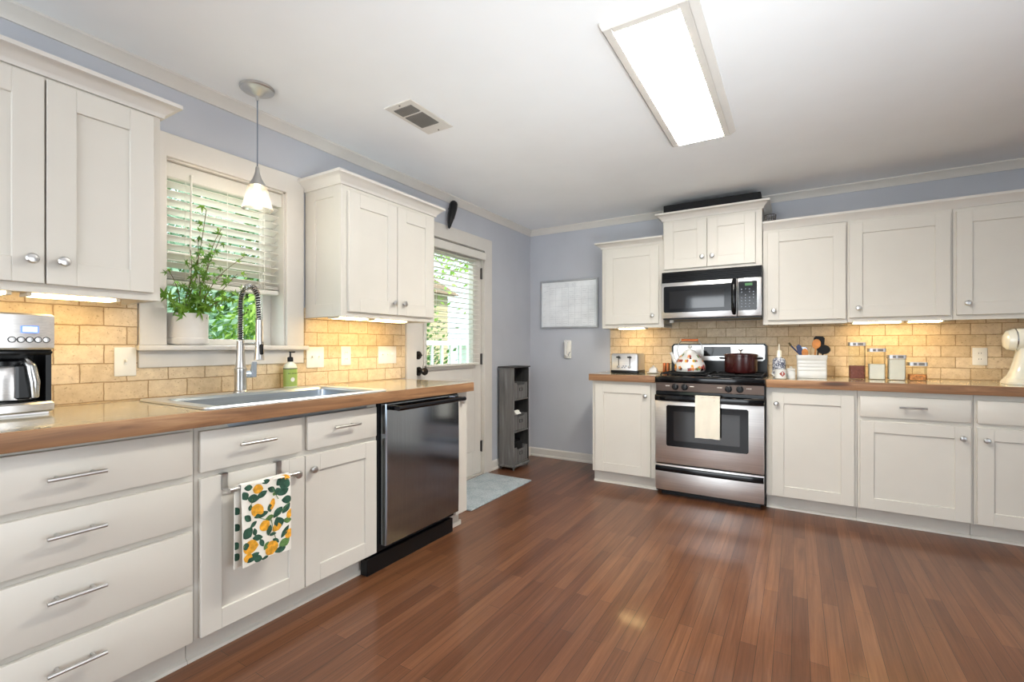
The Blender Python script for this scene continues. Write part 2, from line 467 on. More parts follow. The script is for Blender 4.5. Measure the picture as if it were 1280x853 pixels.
# window blind
t = thing('window_blind', 'white slatted blind half raised in the window over the sink', 'blind', 'L', (-3.07, .06, 1.42))
m = MB(); m.box(a+.008, b-.008, .018, .030, 1.905, 1.975, .004); m.box(a+.016, b-.016, .030, .085, 1.93, 1.975)
put('valance', m, 'slat_white', t)
m = MB(); zz = 1.885; k = 0
def slat(m, u0, u1, yc, z, tilt, w=.05):
    c, s_ = math.cos(tilt)*w/2, math.sin(tilt)*w/2
    top = [(u0, yc-c, z+s_), (u0, yc+c, z-s_), (u1, yc+c, z-s_), (u1, yc-c, z+s_)]
    m.rings([[(x, y, z_-.0014) for x, y, z_ in top], [(x, y, z_+.0014) for x, y, z_ in top]])
while zz > 1.475:
    slat(m, a+.018, b-.018, .060, zz, R(21)); zz -= .041
for q in range(3): slat(m, a+.018, b-.018, .060, 1.462-q*.006, R(3))
put('slats', m, 'slat_white', t)
m = MB(); m.box(a+.018, b-.018, .034, .086, 1.420, 1.443, .003)
put('bottom_rail', m, 'slat_white', t)
m = MB()
for u in (a+.10, -3.07, b-.10):
    m.cyl((u, .033, 1.43), (u, .033, 1.93), .0012, n=5); m.cyl((u+.03, .087, 1.43), (u+.03, .087, 1.93), .0012, n=5)
for du in (.0, .008, .016): m.cyl((b-.13+du, .0325, 1.44), (b-.13+du, .0325, 1.93), .001, n=5)
put('cord', m, 'white_plastic', t)
m = MB(); m.cyl((-3.243, .012, 1.93), (-3.250, .012, 1.32), .0045, n=8); m.sphere((-3.243,.012,1.935), .007)
put('wand', m, 'white_plastic', t)

# ------------------------------------------------------------------ back door
m = MB(); a, b, z0, z1 = DOR
m.box(0, .02, a-.09, a+.012, 0, z1+.1, .002); m.box(0, .02, b-.012, b+.107, 0, z1+.1, .002); m.box(0, .0195, a, b, z1-.012, z1+.1, .002)
m.box(-WT, 0, a, a+.014, 0, z1); m.box(-WT, 0, b-.014, b, 0, z1); m.box(-WT, 0, a, b, z1-.014, z1); m.box(-WT, 0, a+.01, b-.01, 0, .012)
dor = structure('door_1', m, 'trim_white', 'white back door casing with half glazed door')
gy0, gy1, gz0, gz1 = -1.625, -1.005, .99, 1.885
d0, d1 = a+.018, b-.018
m = MB(); xs0, xs1 = -.062, -.018
m.box(xs0, xs1, d0, gy0, .016, z1-.018, .002); m.box(xs0, xs1, gy1, d1, .016, z1-.018, .002)
m.box(xs0, xs1, gy0, gy1, .016, gz0, .0); m.box(xs0, xs1, gy0, gy1, gz1, z1-.018, .0)
for (u0, u1) in ((d0+.10, -1.335), (-1.285, d1-.10)):   # raised panels low on the door
    m.box(xs1-.001, xs1+.006, u0, u1, .22, .86, .005)
slab = structure('door_panel', m, 'trim_white', '', dor)
m = MB()
for (u0, u1, w0, w1) in ((gy0-.02, gy0+.012, gz0-.02, gz1+.02), (gy1-.012, gy1+.02, gz0-.02, gz1+.02), (gy0, gy1, gz1-.012, gz1+.02), (gy0-.025, gy1+.025, gz0-.035, gz0+.005)):
    m.box(xs1, xs1+.014, u0, u1, w0, w1, .003)
structure('glazing_bead', m, 'trim_white', '', slab)
m = MB(); m.box(-.043, -.038, gy0, gy1, gz0, gz1)
structure('door_pane', m, 'window_glass', '', slab)
for z in (1.795, 1.03, .25):
    m = MB(); m.box(-.018, -.008, b-.030, b-.012, z-.048, z+.048, .001); m.cyl((-.008, b-.020, z-.05), (-.008, b-.020, z+.05), .006, n=10)
    structure('door_hinge', m, 'bronze_knob', '', dor)
m = MB(); m.lathe([(.033,0),(.033,.008),(.012,.012),(.011,.04),(.02,.045),(.028,.055),(.030,.066),(.024,.076),(.001,.08)], (xs1, -1.695, .955), 24, 'x')
structure('door_knob', m, 'bronze_knob', '', slab)
m = MB(); m.lathe([(.031,0),(.031,.010),(.024,.018),(.001,.019)], (xs1, -1.700, 1.075), 24, 'x'); m.box(xs1+.018, xs1+.034, -1.716, -1.684, 1.069, 1.081, .003)
structure('deadbolt', m, 'bronze_knob', '', slab)

t = thing('door_blind', 'white open slatted blind hanging on the back door window', 'blind', 'L', (-1.315, -.01, .975))
m = MB(); m.box(-1.70, -.89, -.05, -.036, 1.905, 1.972, .004); m.box(-1.69, -.90, -.036, .004, 1.935, 1.972)
put('valance', m, 'slat_white', t)
m = MB(); zz = 1.885
while zz > 1.02:
    slat(m, -1.635, -.985, -.022, zz, R(2), .036); zz -= .0425
put('slats', m, 'slat_white', t)
m = MB(); m.box(-1.635, -.985, -.04, -.003, .985, 1.002, .003); put('bottom_rail', m, 'slat_white', t)
m = MB()
for u in (-1.56, -1.31, -1.06): m.cyl((u, -.0415, .99), (u, -.0415, 1.94), .001, n=5)
put('cord', m, 'white_plastic', t)

# ------------------------------------------------------------------ cabinet helpers (wall frame: u right, y into the wall, z up)
def shaker(m, x0, x1, z0, z1, yf, t=.020, fw=.072, dep=.009, fwt=None):
    ft = fwt or fw; b = .0018
    m.box(x0, x0+fw, yf, yf+t, z0, z1, b); m.box(x1-fw, x1, yf, yf+t, z0, z1, b)
    m.box(x0+fw-.001, x1-fw+.001, yf, yf+t, z1-ft, z1, b); m.box(x0+fw-.001, x1-fw+.001, yf, yf+t, z0, z0+ft, b)
    m.box(x0+fw-.003, x1-fw+.003, yf+dep, yf+t-.001, z0+ft-.003, z1-ft+.003)
def slab_front(m, x0, x1, z0, z1, yf, t=.020):
    m.box(x0, x1, yf, yf+t, z0, z1, .003, 2)
def knob(door, x, z, yf):
    m = MB(); m.lathe([(.007,0),(.0065,-.010),(.009,-.014),(.0155,-.019),(.0165,-.024),(.012,-.029),(.0005,-.031)], (x, yf, z), 18, 'y')
    put('knob', m, 'nickel', door)
def barpull(drw, x0, x1, z, yf):
    m = MB(); y = yf-.032; m.cyl((x0, y, z), (x1, y, z), .006, n=12)
    L = x1-x0
    for x in (x0+.2*L, x1-.2*L): m.cyl((x, yf, z), (x, y, z), .0048, n=10)
    put('handle', m, 'nickel', drw)
def carcass(m, x0, x1, yb, yf, z0, z1, t=.018):
    m.box(x0, x0+t, yf, yb, z0, z1); m.box(x1-t, x1, yf, yb, z0, z1); m.box(x0+t, x1-t, yf, yb, z0, z0+t); m.box(x0+t, x1-t, yb-.008, yb, z0+t, z1)
def face_frame(m, x0, x1, z0, z1, yf, bays, t=.019, zt=.03, zb=.02):
    """bays: list of (xa, xb) openings; rest is solid stile"""
    m.box(x0, x1, yf, yf+t, z0, z1)
def cab_crown(m, x0, x1, yf, zb, zt, pr=.055, ends=(1,1), yb=-.004):
    pf = [(.0,zb),(.010,zb),(.013,zb+.012),(.016,zb+.016),(pr*.55,zt-.030),(pr*.85,zt-.016),(pr,zt-.014),(pr,zt),(0,zt)]
    rs = []
    for (sx, back) in ((x0,1),(x0,0),(x1,0),(x1,1)):
        sgn = -ends[0] if sx == x0 else ends[1]
        rs.append([(sx+sgn*p, yb if back else yf-p, z) for p, z in pf])
    m.rings(rs)
BD = -.612   # front of base doors
UD = -.332   # front of upper doors
def base_unit(name, label, frame, x0, x1, doors=(), drawers=(), rails=(), z0=.098, zt=.858, bays=None, toe=True, group=None, toe_y=-.535, hide_mid=False):
    r = thing(name, label, 'cabinet', frame, ((x0+x1)/2, -.30, 0), group)
    m = MB(); carcass(m, x0, x1, -.012, BD+.039, z0, zt)
    face_frame(m, x0, x1, z0, zt, BD+.020, bays or [(x0+.04, x1-.04)], zb=.03)
    put('cabinet_body', m, 'paint_white', r)
    if toe:
        m = MB(); m.box(x0, x1, toe_y, toe_y+.016, .0, z0); m.rings([[(x, toe_y, 0), (x, toe_y-.014, 0), (x, toe_y-.012, .010), (x, toe_y, .018)] for x in (x0, x1)])
        put('toe_kick', m, 'paint_white', r)
    for d in doors:
        m = MB(); shaker(m, d[0], d[1], d[2], d[3], BD, fw=.072, fwt=.074); o = put('door', m, 'paint_white', r)
        if len(d) > 4 and d[4]: knob(o, d[4][0], d[4][1], BD)
    for d in drawers:
        m = MB(); slab_front(m, d[0], d[1], d[2], d[3], BD); o = put('drawer', m, 'paint_white', r)
        if len(d) > 4 and d[4]: barpull(o, d[4][0], d[4][1], d[4][2], BD)
    return r

# left run, u = world y
base_unit('base_cabinet', 'white base cabinet with four stacked drawers below the coffee maker', 'L', -4.17, -3.512,
    drawers=[(-4.15,-3.523,.688,.842,(-3.902,-3.770,.765)), (-4.15,-3.523,.512,.665,(-3.902,-3.770,.602)),
             (-4.15,-3.523,.306,.490,(-3.902,-3.770,.423)), (-4.15,-3.523,.105,.284,(-3.902,-3.770,.221))],
    rails=[(-4.13,-3.55,.677),(-4.13,-3.55,.50),(-4.13,-3.55,.295)])
base_unit('base_cabinet', 'white sink base cabinet with two drawer fronts above two doors', 'L', -3.510, -2.672,
    doors=[(-3.497,-3.087,.105,.668,(-3.130,.602)), (-3.083,-2.684,.105,.668,(-3.052,.606))],
    drawers=[(-3.497,-3.100,.690,.836,(-3.375,-3.233,.771)), (-3.072,-2.684,.690,.836,(-2.957,-2.812,.773))],
    rails=[(-3.47,-2.71,.678)], bays=[(-3.475,-3.105),(-3.067,-2.70)])
# end panel beyond the dishwasher
t = thing('base_end_panel', 'narrow white end panel between dishwasher and back door', 'cabinet', 'L', (-1.995,-.3,0))
m = MB(); m.box(-2.050, -1.938, -.615, -.012, .098, .858, .002); put('panel', m, 'paint_white', t)
m = MB(); m.box(-2.050, -1.945, -.555, -.012, 0, .097); m.box(-2.050, -1.935, -.57, -.555, 0, .03, .004); put('toe_kick', m, 'paint_white', t)
knob(t, -2.00, .800, -.615)

# right run on the back wall
base_unit('base_cabinet', 'white base cabinet with one door left of the stove', 'B', .933, 1.464,
    doors=[(.962,1.424,.105,.836,(1.385,.750))], toe_y=-.545)
base_unit('base_cabinet', 'white single door base cabinet touching the right side of the stove', 'B', 2.226, 2.743,
    doors=[(2.262,2.728,.105,.822,(2.290,.745))])
base_unit('base_cabinet', 'white base cabinet with bar handled drawer over a wide door', 'B', 2.745, 3.292,
    doors=[(2.757,3.281,.105,.668,(3.243,.600))], drawers=[(2.757,3.281,.692,.824,(2.949,3.081,.764))], rails=[(2.78,3.26,.68)], bays=[(2.785,3.253)])
base_unit('base_cabinet', 'white base cabinet under the cream stand mixer', 'B', 3.294, 3.86,
    doors=[(3.307,3.83,.105,.668,(3.344,.597))], drawers=[(3.307,3.83,.692,.824,(3.51,3.64,.764))], rails=[(3.33,3.81,.68)], bays=[(3.335,3.82)])

# worktops
SX0, SX1, SY0, SY1 = -3.455, -2.665, -.612, -.118       # sink cut-out in the left worktop (u, y)
t = thing('worktop', 'long cream stone worktop with wood edge holding the sink', 'worktop', 'L', (-3.05,-.32,.860))
u0, u1, yf = -4.18, -1.930, -.650
m = MB()
m.box(u0, SX0, yf, -.010, .860, .912); m.box(SX1, u1, yf, -.010, .860, .912); m.box(SX0, SX1, yf, SY0, .860, .912); m.box(SX0, SX1, SY1, -.010, .860, .912)
put('stone_top', m, 'granite', t)
m = MB(); m.box(u0, u1+.010, yf-.009, yf, .858, .9125, .003, 2); m.box(u1, u1+.010, yf, -.010, .858, .9125, .003, 2)
o = put('wood_edge', m, 'wood_edge_back', t); o['label'] = 'knotty brown wood edging'
t = thing('worktop', 'short worktop with wood edge holding the toaster', 'worktop', 'B', (1.19,-.32,.860))
m = MB(); m.box(.925, 1.466, -.632, -.010, .860, .912); put('stone_top', m, 'granite', t)
m = MB(); m.box(.916, 1.466, -.641, -.632, .858, .9125, .003, 2); m.box(.916, .925, -.632, -.010, .858, .9125, .003, 2)
o = put('wood_edge', m, 'wood_edge_back', t); o['label'] = 'knotty brown wood edging'
t = thing('worktop', 'worktop with wood edge right of the stove holding crock and jars', 'worktop', 'B', (3.04,-.32,.860))
m = MB(); m.box(2.226, 3.87, -.632, -.010, .860, .912); put('stone_top', m, 'granite', t)
m = MB(); m.box(2.226, 3.87, -.641, -.632, .858, .9125, .003, 2)
o = put('wood_edge', m, 'wood_edge_back', t); o['label'] = 'knotty brown wood edging'

# upper cabinets
def upper_unit(label, frame, x0, x1, z0, z1, doors, crown=None, bays=None, ud=UD, side_panel=False, ends=(1,1), zt=.03, zb=.035):
    r = thing('upper_cabinet', label, 'cabinet', frame, ((x0+x1)/2, -.16, z0))
    m = MB(); carcass(m, x0, x1, -.004, ud+.039, z0+.02, z1); m.box(x0, x1, ud+.039, -.004, z1-.015, z1)
    m.box(x0, x0+.018, ud+.039, -.004, z0, z0+.03); m.box(x1-.018, x1, ud+.039, -.004, z0, z0+.03)
    face_frame(m, x0, x1, z0, z1, ud+.020, bays or [(x0+.035, x1-.035)], zt=zt, zb=zb)
    if side_panel:   # framed panel applied on the near side
        y0, y1 = ud+.020, -.004
        m.box(x0-.012, x0, y0, y0+.062, z0, z1, .001); m.box(x0-.012, x0, y1-.09, y1, z0, z1, .001)
        m.box(x0-.012, x0, y0+.062, y1-.09, z1-.062, z1, .001); m.box(x0-.012, x0, y0+.062, y1-.09, z0, z0+.072, .001); m.box(x0-.004, x0, y0+.05, y1-.08, z0+.06, z1-.05)
    put('cabinet_body', m, 'paint_white', r)
    for d in doors:
        m = MB(); shaker(m, d[0], d[1], d[2], d[3], ud, fw=d[5] if len(d) > 5 else .075, fwt=.078); o = put('door', m, 'paint_white', r)
        knob(o, d[4][0], d[4][1], ud)
    if crown:
        m = MB(); cab_crown(m, x0-(.012 if side_panel else 0), x1, ud+.020, crown[0], crown[1], ends=ends); put('crown_moulding', m, 'trim_white', r)
    return r
upper_unit('large white upper cabinet above the coffee maker, left of the window', 'L', -4.16, -3.500, 1.312, 2.02,
    [(-4.13,-3.830,1.340,2.005,(-3.863,1.415)), (-3.825,-3.527,1.340,2.005,(-3.787,1.416))], (2.016,2.074))
upper_unit('white two door upper cabinet between the window and the back door', 'L', -2.648, -1.900, 1.302, 2.02,
    [(-2.620,-2.262,1.330,1.990,(-2.293,1.400)), (-2.258,-1.930,1.330,1.990,(-2.210,1.401))], (2.016,2.076), side_panel=True)
upper_unit('white one door upper cabinet above the toaster', 'B', .915, 1.455, 1.303, 2.016,
    [(.948,1.418,1.336,1.995,(1.368,1.405))], (2.012,2.066), ends=(1,0))
upper_unit('short white two door upper cabinet above the microwave', 'B', 1.458, 2.186, 1.752, 2.185,
    [(1.470,1.800,1.776,2.160,(1.765,1.857),.075), (1.804,2.142,1.776,2.160,(1.840,1.857),.075)], (2.180,2.240), ud=-.362, zt=.025, zb=.02)
upper_unit('white single door upper cabinet touching the microwave on its right', 'B', 2.190, 2.711, 1.305, 2.016,
    [(2.222,2.703,1.336,1.996,(2.264,1.408))])
upper_unit('wide white single door upper cabinet above the canister row', 'B', 2.713, 3.262, 1.310, 2.020,
    [(2.722,3.250,1.340,2.000,(2.773,1.406))])
upper_unit('white upper cabinet above the cream stand mixer', 'B', 3.264, 3.86, 1.310, 2.020,
    [(3.278,3.82,1.340,2.000,(3.327,1.413))])
m = MB(); pf = [(0,2.012),(.004,2.012),(.008,2.024),(.022,2.044),(.032,2.056),(.036,2.060),(.036,2.076),(0,2.076)]
m.rings([[(x, UD+.020-p, z+.004+(x-2.19)*.004) for p, z in pf] for x in (2.190, 3.87)])
m.box(2.19, 3.87, UD+.020, -.004, 2.0225, 2.030)
solo('cabinet_crown', m, 'trim_white', 'long white crown strip over the right hand upper cabinets', 'moulding', 'B', (3.03,-.33,2.012))

# under cabinet lights
def bar_light(label, frame, x0, x1, y0, y1, z):
    r = thing('under_cabinet_light', label, 'light', frame, ((x0+x1)/2, (y0+y1)/2, z-.024), 'under cabinet lights')
    m = MB(); m.box(x0, x1, y0, y1, z-.016, z, .002); m.box(x0, x0+.012, y0, y1, z-.026, z-.016); m.box(x1-.012, x1, y0, y1, z-.026, z-.016); put('housing', m, 'white_plastic', r)
    m = MB(); m.box(x0+.012, x1-.012, y0+.006, y1-.006, z-.026, z-.016, .003); put('lens', m, 'under_light', r)
bar_light('lit light bar under the large upper cabinet, nearer the window', 'L', -3.85, -3.60, -.24, -.16, 1.331)
bar_light('lit light bar directly above the coffee maker', 'L', -4.12, -3.885, -.24, -.16, 1.331)
bar_light('lit light bar under the two door cabinet, end nearer the window', 'L', -2.625, -2.395, -.24, -.16, 1.321)
bar_light('lit light bar under the two door cabinet, end nearer the back door', 'L', -2.365, -2.075, -.24, -.16, 1.321)
bar_light('lit light bar above the toaster', 'B', 1.03, 1.28, -.24, -.16, 1.322)
bar_light('lit light bar above the row of clear canisters', 'B', 2.74, 3.03, -.24, -.16, 1.329)
bar_light('lit light bar above the wall outlet near the mixer', 'B', 3.045, 3.240, -.24, -.16, 1.329)

# ------------------------------------------------------------------ sink, faucet
t = thing('kitchen_sink', 'wide shallow steel drop in sink below the window', 'sink', 'L', (-3.06,-.37,.72))
ox0, ox1, oy0, oy1 = -3.490, -2.625, -.630, -.090
bx0, bx1, by0, by1 = -3.425, -2.700, -.598, -.205
zr = .9135; zt_ = .921; zb = .735
def rect(x0, x1, y0, y1, z, r, n=5):
    pts = []
    for cx, cy, a0 in ((x1-r, y1-r, 0), (x0+r, y1-r, 90), (x0+r, y0+r, 180), (x1-r, y0+r, 270)):
        for k in range(n+1):
            a = R(a0+90*k/n); pts.append((cx+r*math.cos(a), cy+r*math.sin(a), z))
    return pts
m = MB()
m.rings([rect(ox0, ox1, oy0, oy1, zr, .02), rect(ox0+.003, ox1-.003, oy0+.003, oy1-.003, zt_, .02), rect(bx0-.012, bx1+.012, by0-.012, by1+.012, zt_-.001, .03)], (False, False))
put('rim', m, 'sink_steel', t)
m = MB()
m.rings([rect(bx0-.012, bx1+.012, by0-.012, by1+.012, zt_-.001, .03), rect(bx0, bx1, by0, by1, zt_-.012, .03), rect(bx0+.012, bx1-.012, by0+.012, by1-.012, zb+.02, .03), rect(bx0+.03, bx1-.03, by0+.03, by1-.03, zb, .03)], (False, True))
put('basin', m, 'basin_steel', t)
m = MB(); m.lathe([(.042,0),(.042,.003),(.03,.004),(.028,.001)], (-3.06,-.36,zb+.0005), 24); put('drain', m, 'chrome', t)

FY, FX = -3.105, .150      # faucet position (world y, x) on the sink ledge
fz = .921
t = thing('spring_faucet', 'tall spring neck pull down faucet behind the sink', 'faucet', 'L', (FY, -FX, fz))
m = MB(); m.lathe([(.030,0),(.030,.004),(.026,.010),(.0255,.095),(.0265,.10),(.0265,.112),(.022,.118),(.019,.16),(.0165,.235),(.0165,.245),(.012,.25)], (FY,-FX,fz), 24)
put('column', m, 'nickel', t)
arc = []
zs = 1.165; rad = .073; ztop = 1.345
for k in range(8): arc.append((FY, -FX, zs+(ztop-zs)*k/7))
for k in range(1, 17):
    a = math.pi*k/16; arc.append((FY, -FX-rad+rad*math.cos(a), ztop+rad*math.sin(a)*1.02))
for k in range(1, 5): arc.append((FY, -FX-2*rad-.002*k, ztop-.085*k/4))
m = MB(); m.tube(arc, .0085, 10); put('hose', m, 'black_plastic', t)
# coil wound round the hose
def resample(pts, n):
    pts = [Vector(p) for p in pts]; d = [0]
    for p, q in zip(pts, pts[1:]): d.append(d[-1]+(q-p).length)
    out = []
    for i in range(n):
        s_ = d[-1]*i/(n-1); j = 0
        while j < len(d)-2 and d[j+1] < s_: j += 1
        f = (s_-d[j])/max(1e-9, d[j+1]-d[j]); out.append((pts[j].lerp(pts[j+1], f), (pts[j+1]-pts[j]).normalized()))
    return out
turns = 46; coil = []
for i, (p, d) in enumerate(resample(arc, turns*10)):
    side = Vector((1,0,0)); b_ = d.cross(side).normalized(); ang = 2*math.pi*i/10
    coil.append(tuple(p + side*.0125*math.cos(ang) + b_*.0125*math.sin(ang)))
m = MB(); m.tube(coil, .0022, 5); put('spring', m, 'chrome', t)
m = MB(); sx = -FX-2*rad-.008
m.lathe([(.0145,.182),(.0150,.150),(.0155,.08),(.021,.01),(.0225,0),(.019,-.002)], (FY, sx, 1.078), 20); put('spray_head', m, 'nickel', t)
m = MB(); m.box(FY-.008, FY+.008, sx-.024, sx-.010, 1.100, 1.150, .005, 2); put('spray_button', m, 'black_plastic', t)
m = MB(); m.cyl((FY, -FX, 1.150), (FY, sx, 1.150), .0055, n=10); m.lathe([(.019,-.009),(.019,.009)], (FY, sx, 1.15), 18); put('support_arm', m, 'chrome', t)
m = MB(); m.cyl((FY+.02, -FX, 1.005), (FY+.055, -FX-.004, 1.005), .017, n=16); m.rings([[(FY+.045+w, -FX-.008, z) for w, z in ()] or [(FY+.040, -FX-.02, .99), (FY+.066, -FX-.02, .99), (FY+.066, -FX+.004, .99), (FY+.040, -FX+.004, .99)], [(FY+.050, -FX-.020, 1.065), (FY+.068, -FX-.020, 1.065), (FY+.068, -FX-.010, 1.065), (FY+.050, -FX-.010, 1.065)]])
put('lever', m, 'lever_blue', t)

# soap bottle
t = thing('soap_bottle', 'pump hand soap bottle with green label beside the sink', 'bottle', 'L', (-2.795,-.070,.9125))
cx, cy, z0 = -2.795, -.070, .9130
m = MB(); m.rings([rect(cx-.034, cx+.034, cy-.02, cy+.02, z0, .016), rect(cx-.0355, cx+.0355, cy-.021, cy+.021, z0+.006, .017), rect(cx-.0355, cx+.0355, cy-.021, cy+.021, z0+.112, .017), rect(cx-.030, cx+.030, cy-.018, cy+.018, z0+.128, .016), rect(cx-.014, cx+.014, cy-.013, cy+.013, z0+.140, .0125), rect(cx-.0125, cx+.0125, cy-.0125, cy+.0125, z0+.146, .012)])
put('bottle_body', m, 'soap_clear', t)
m = MB(); m.rings([rect(cx-.0358, cx+.0358, cy-.0213, cy+.0213, z0+.012, .017), rect(cx-.0358, cx+.0358, cy-.0213, cy+.0213, z0+.104, .017)], (False, False)); lab = put('label', m, 'soap_green', t)
m = MB(); m.rings([rect(cx-.036, cx+.036, cy-.0215, cy+.0215, z0+.104, .017), rect(cx-.036, cx+.036, cy-.0215, cy+.0215, z0+.109, .017)], (False, False)); put('label_band', m, 'label_dark', lab)
me = text_mesh("MRS. MEYER'S", .0095, 'label_dark')
o = bpy.data.objects.new('label_lettering', me); C.objects.link(o); o.parent = lab; o.location = (0, -.0216, .078); o.rotation_euler = (R(90),0,0)
m = MB(); m.lathe([(.012,0),(.012,.0006)], (cx, cy-.0214, z0+.048), 14, 'y'); put('label_emblem', m, 'paper', lab)
m = MB(); m.lathe([(.0145,.144),(.0145,.166),(.011,.169),(.0045,.170),(.0045,.192),(.0075,.193),(.0075,.199)], (cx, cy, z0), 18); m.box(cx-.005, cx+.027, cy-.0045, cy+.0045, z0+.192, z0+.199, .002)
put('pump', m, 'black_plastic', t)

# over-door towel bar and lemon towel
t = thing('towel_bar', 'steel over door towel bar hooked on the sink cabinet door', 'towel rail', 'L', (-3.30,-.65,.60))
yb = -.665
m = MB(); m.cyl((-3.432, yb-.012, .622), (-3.160, yb-.012, .622), .0065, n=12); put('bar', m, 'nickel', t)
for u in (-3.417, -3.206):
    m = MB(); m.box(u-.011, u+.011, -.6155, -.6125, .612, .672); m.box(u-.011, u+.011, -.6155, -.590, .6695, .672); m.box(u-.011, u+.011, yb-.012, -.6125, .612, .616); put('hook', m, 'nickel', t)
def towel_fn(u0, u1, z_top, z_bot, yfront, wave, skew=0):
    def F(u, v, off=0):
        x = u0+(u1-u0)*u + skew*v; z = z_top+(z_bot-z_top)*v
        y = yfront - wave*(.5+.5*math.sin(6.2*u+.8))*(.25+v) - .004*math.sin(14*u+2*v) - off
        return (x, y, z)
    return F
def towel_sheet(m, F, thick=.005, nu=18, nv=24):
    fr = [[F(i/nu, j/nv) for i in range(nu+1)] for j in range(nv+1)]
    rs = []
    for row in fr: rs.append([*row, *[(x, y+thick, z) for x, y, z in reversed(row)]])
    m.rings(rs)
def blob(m, F, cu, cv, ru, rv, ang, kind, mi, asp, off=.0012):
    """a lemon or leaf printed on the cloth"""
    m.mi = mi; pts = []
    n = 16
    for k in range(n):
        a = 2*math.pi*k/n
        if kind == 'leaf':
            s_ = math.cos(a); p, q = ru*s_, rv*math.sin(a)*max(0, 1-abs(s_)**1.6)**.35
        else:
            p, q = ru*math.cos(a)*(1+.12*max(0, math.cos(2*a))**6), rv*math.sin(a)
        x, y = p*math.cos(ang)-q*math.sin(ang), p*math.sin(ang)+q*math.cos(ang)
        pts.append((cu+x, cv+y/asp))
    pts = [(min(1, max(0, u)), min(1, max(0, v))) for u, v in pts]
    if max(p[0] for p in pts)-min(p[0] for p in pts) < .03: return
    c = m.bm.verts.new(F(min(1, max(0, cu)), min(1, max(0, cv)), off)); vs = [m.bm.verts.new(F(u, v, off)) for u, v in pts]
    for i in range(n):
        try:
            f = m.bm.faces.new((c, vs[i], vs[(i+1) % n])); f.material_index = mi
        except ValueError: pass
t = thing('lemon_towel', 'lemon and leaf print kitchen towel hung on the sink cabinet door', 'towel', 'L', (-3.305,-.69,.33))
F = towel_fn(-3.397, -3.207, .634, .335, yb-.022, .010)
m = MB(); towel_sheet(m, F)
m.mi = 0   # fold over the bar
m.rings([[(x, yb-.012+.0125*math.cos(a), .624+.0125*math.sin(a)+.0) for a in [math.pi*k/8 for k in range(9)]] + [(x, yb-.012+.0075*math.cos(a), .624+.0075*math.sin(a)) for a in [math.pi*k/8 for k in range(8,-1,-1)]] for x in (-3.396, -3.208)])
asp = 1.55
for (cu, cv, ru, rv, an, kd) in [(.32,.10,.10,.09,.2,'o'),(.30,.36,.13,.12,.6,'o'),(.62,.34,.06,.11,.2,'o'),(.45,.58,.10,.11,1.2,'o'),(.72,.66,.07,.10,1,'o'),(.15,.78,.15,.13,.1,'o'),(.10,.90,.09,.08,.2,'o'),
        (.60,.90,.13,.15,1.3,'o'),(.97,.52,.06,.10,.5,'o'),(.95,.78,.08,.10,.5,'o'),(.88,.03,.10,.05,.3,'o')]:
    blob(m, F, cu, cv, ru, rv, an, 'lemon', 1, asp)
for (cu, cv, L, w, an) in [(.22,.20,.16,.07,.3),(.40,.18,.13,.05,-.5),(.05,.14,.10,.06,1.2),(.60,.15,.12,.05,.5),(.74,.20,.09,.07,1.3),(.88,.12,.14,.09,-1.1),(.80,.08,.12,.07,-.6),
        (.92,.33,.12,.07,0),(.85,.22,.13,.06,-.5),(.38,.43,.17,.05,-.15),(.56,.38,.10,.05,1.4),(.74,.47,.15,.06,-.8),(.90,.44,.14,.05,-.9),(.56,.50,.12,.045,.0),(.10,.60,.13,.10,.9),(.55,.66,.12,.06,-1.3),(.76,.60,.13,.08,1.2),
        (.92,.60,.10,.05,.1),(.20,.92,.16,.06,-.4),(.30,.96,.10,.06,.3),(.48,.84,.10,.05,-.8),(.78,.96,.12,.05,-.3),(.86,.88,.14,.07,-.6),(.87,.74,.16,.04,-1.0),(.05,.75,.08,.06,1.5),(.45,.985,.10,.03,0),(.63,.73,.10,.03,.1),(.66,.22,.05,.03,.5),(.10,.42,.11,.05,.8),(.22,.52,.10,.04,-.5),(.30,.70,.12,.05,.2),(.38,.78,.10,.04,1.2),(.12,.05,.10,.05,.1),(.48,.03,.09,.04,-.2),(.25,.62,.09,.04,1.4),(.70,.83,.09,.04,.7),(.15,.30,.07,.04,1.8)]:
    blob(m, F, cu, cv, L*.86, w*1.2, an, 'leaf', 2 if random.random() < .8 else 3, asp)
for (p, q) in [((.30,.45),(.62,.56)),((.58,.50),(.70,.80)),((.60,.12),(.76,.3)),((.70,.55),(.98,.36)),((.2,.2),(.15,.32))]:
    m.mi = 3; pts = [F(p[0]+(q[0]-p[0])*k/8, p[1]+(q[1]-p[1])*k/8, .001) for k in range(9)]; m.tube(pts, .0012, 5)
put('front_fold', m, ['lemon_cloth','lemon_yellow','leaf_print','leaf_print_light'], t)
F2 = towel_fn(-3.402, -3.215, .624, .325, yb+.012, .004, -.006)
m = MB(); towel_sheet(m, F2)
for (cu, cv) in [(.02,.3),(.03,.5),(.02,.72),(.04,.86)]: blob(m, F2, cu, cv, .09, .07, .9, 'leaf', 2, asp)
put('back_fold', m, ['lemon_cloth','lemon_yellow','leaf_print','leaf_print_light'], t)

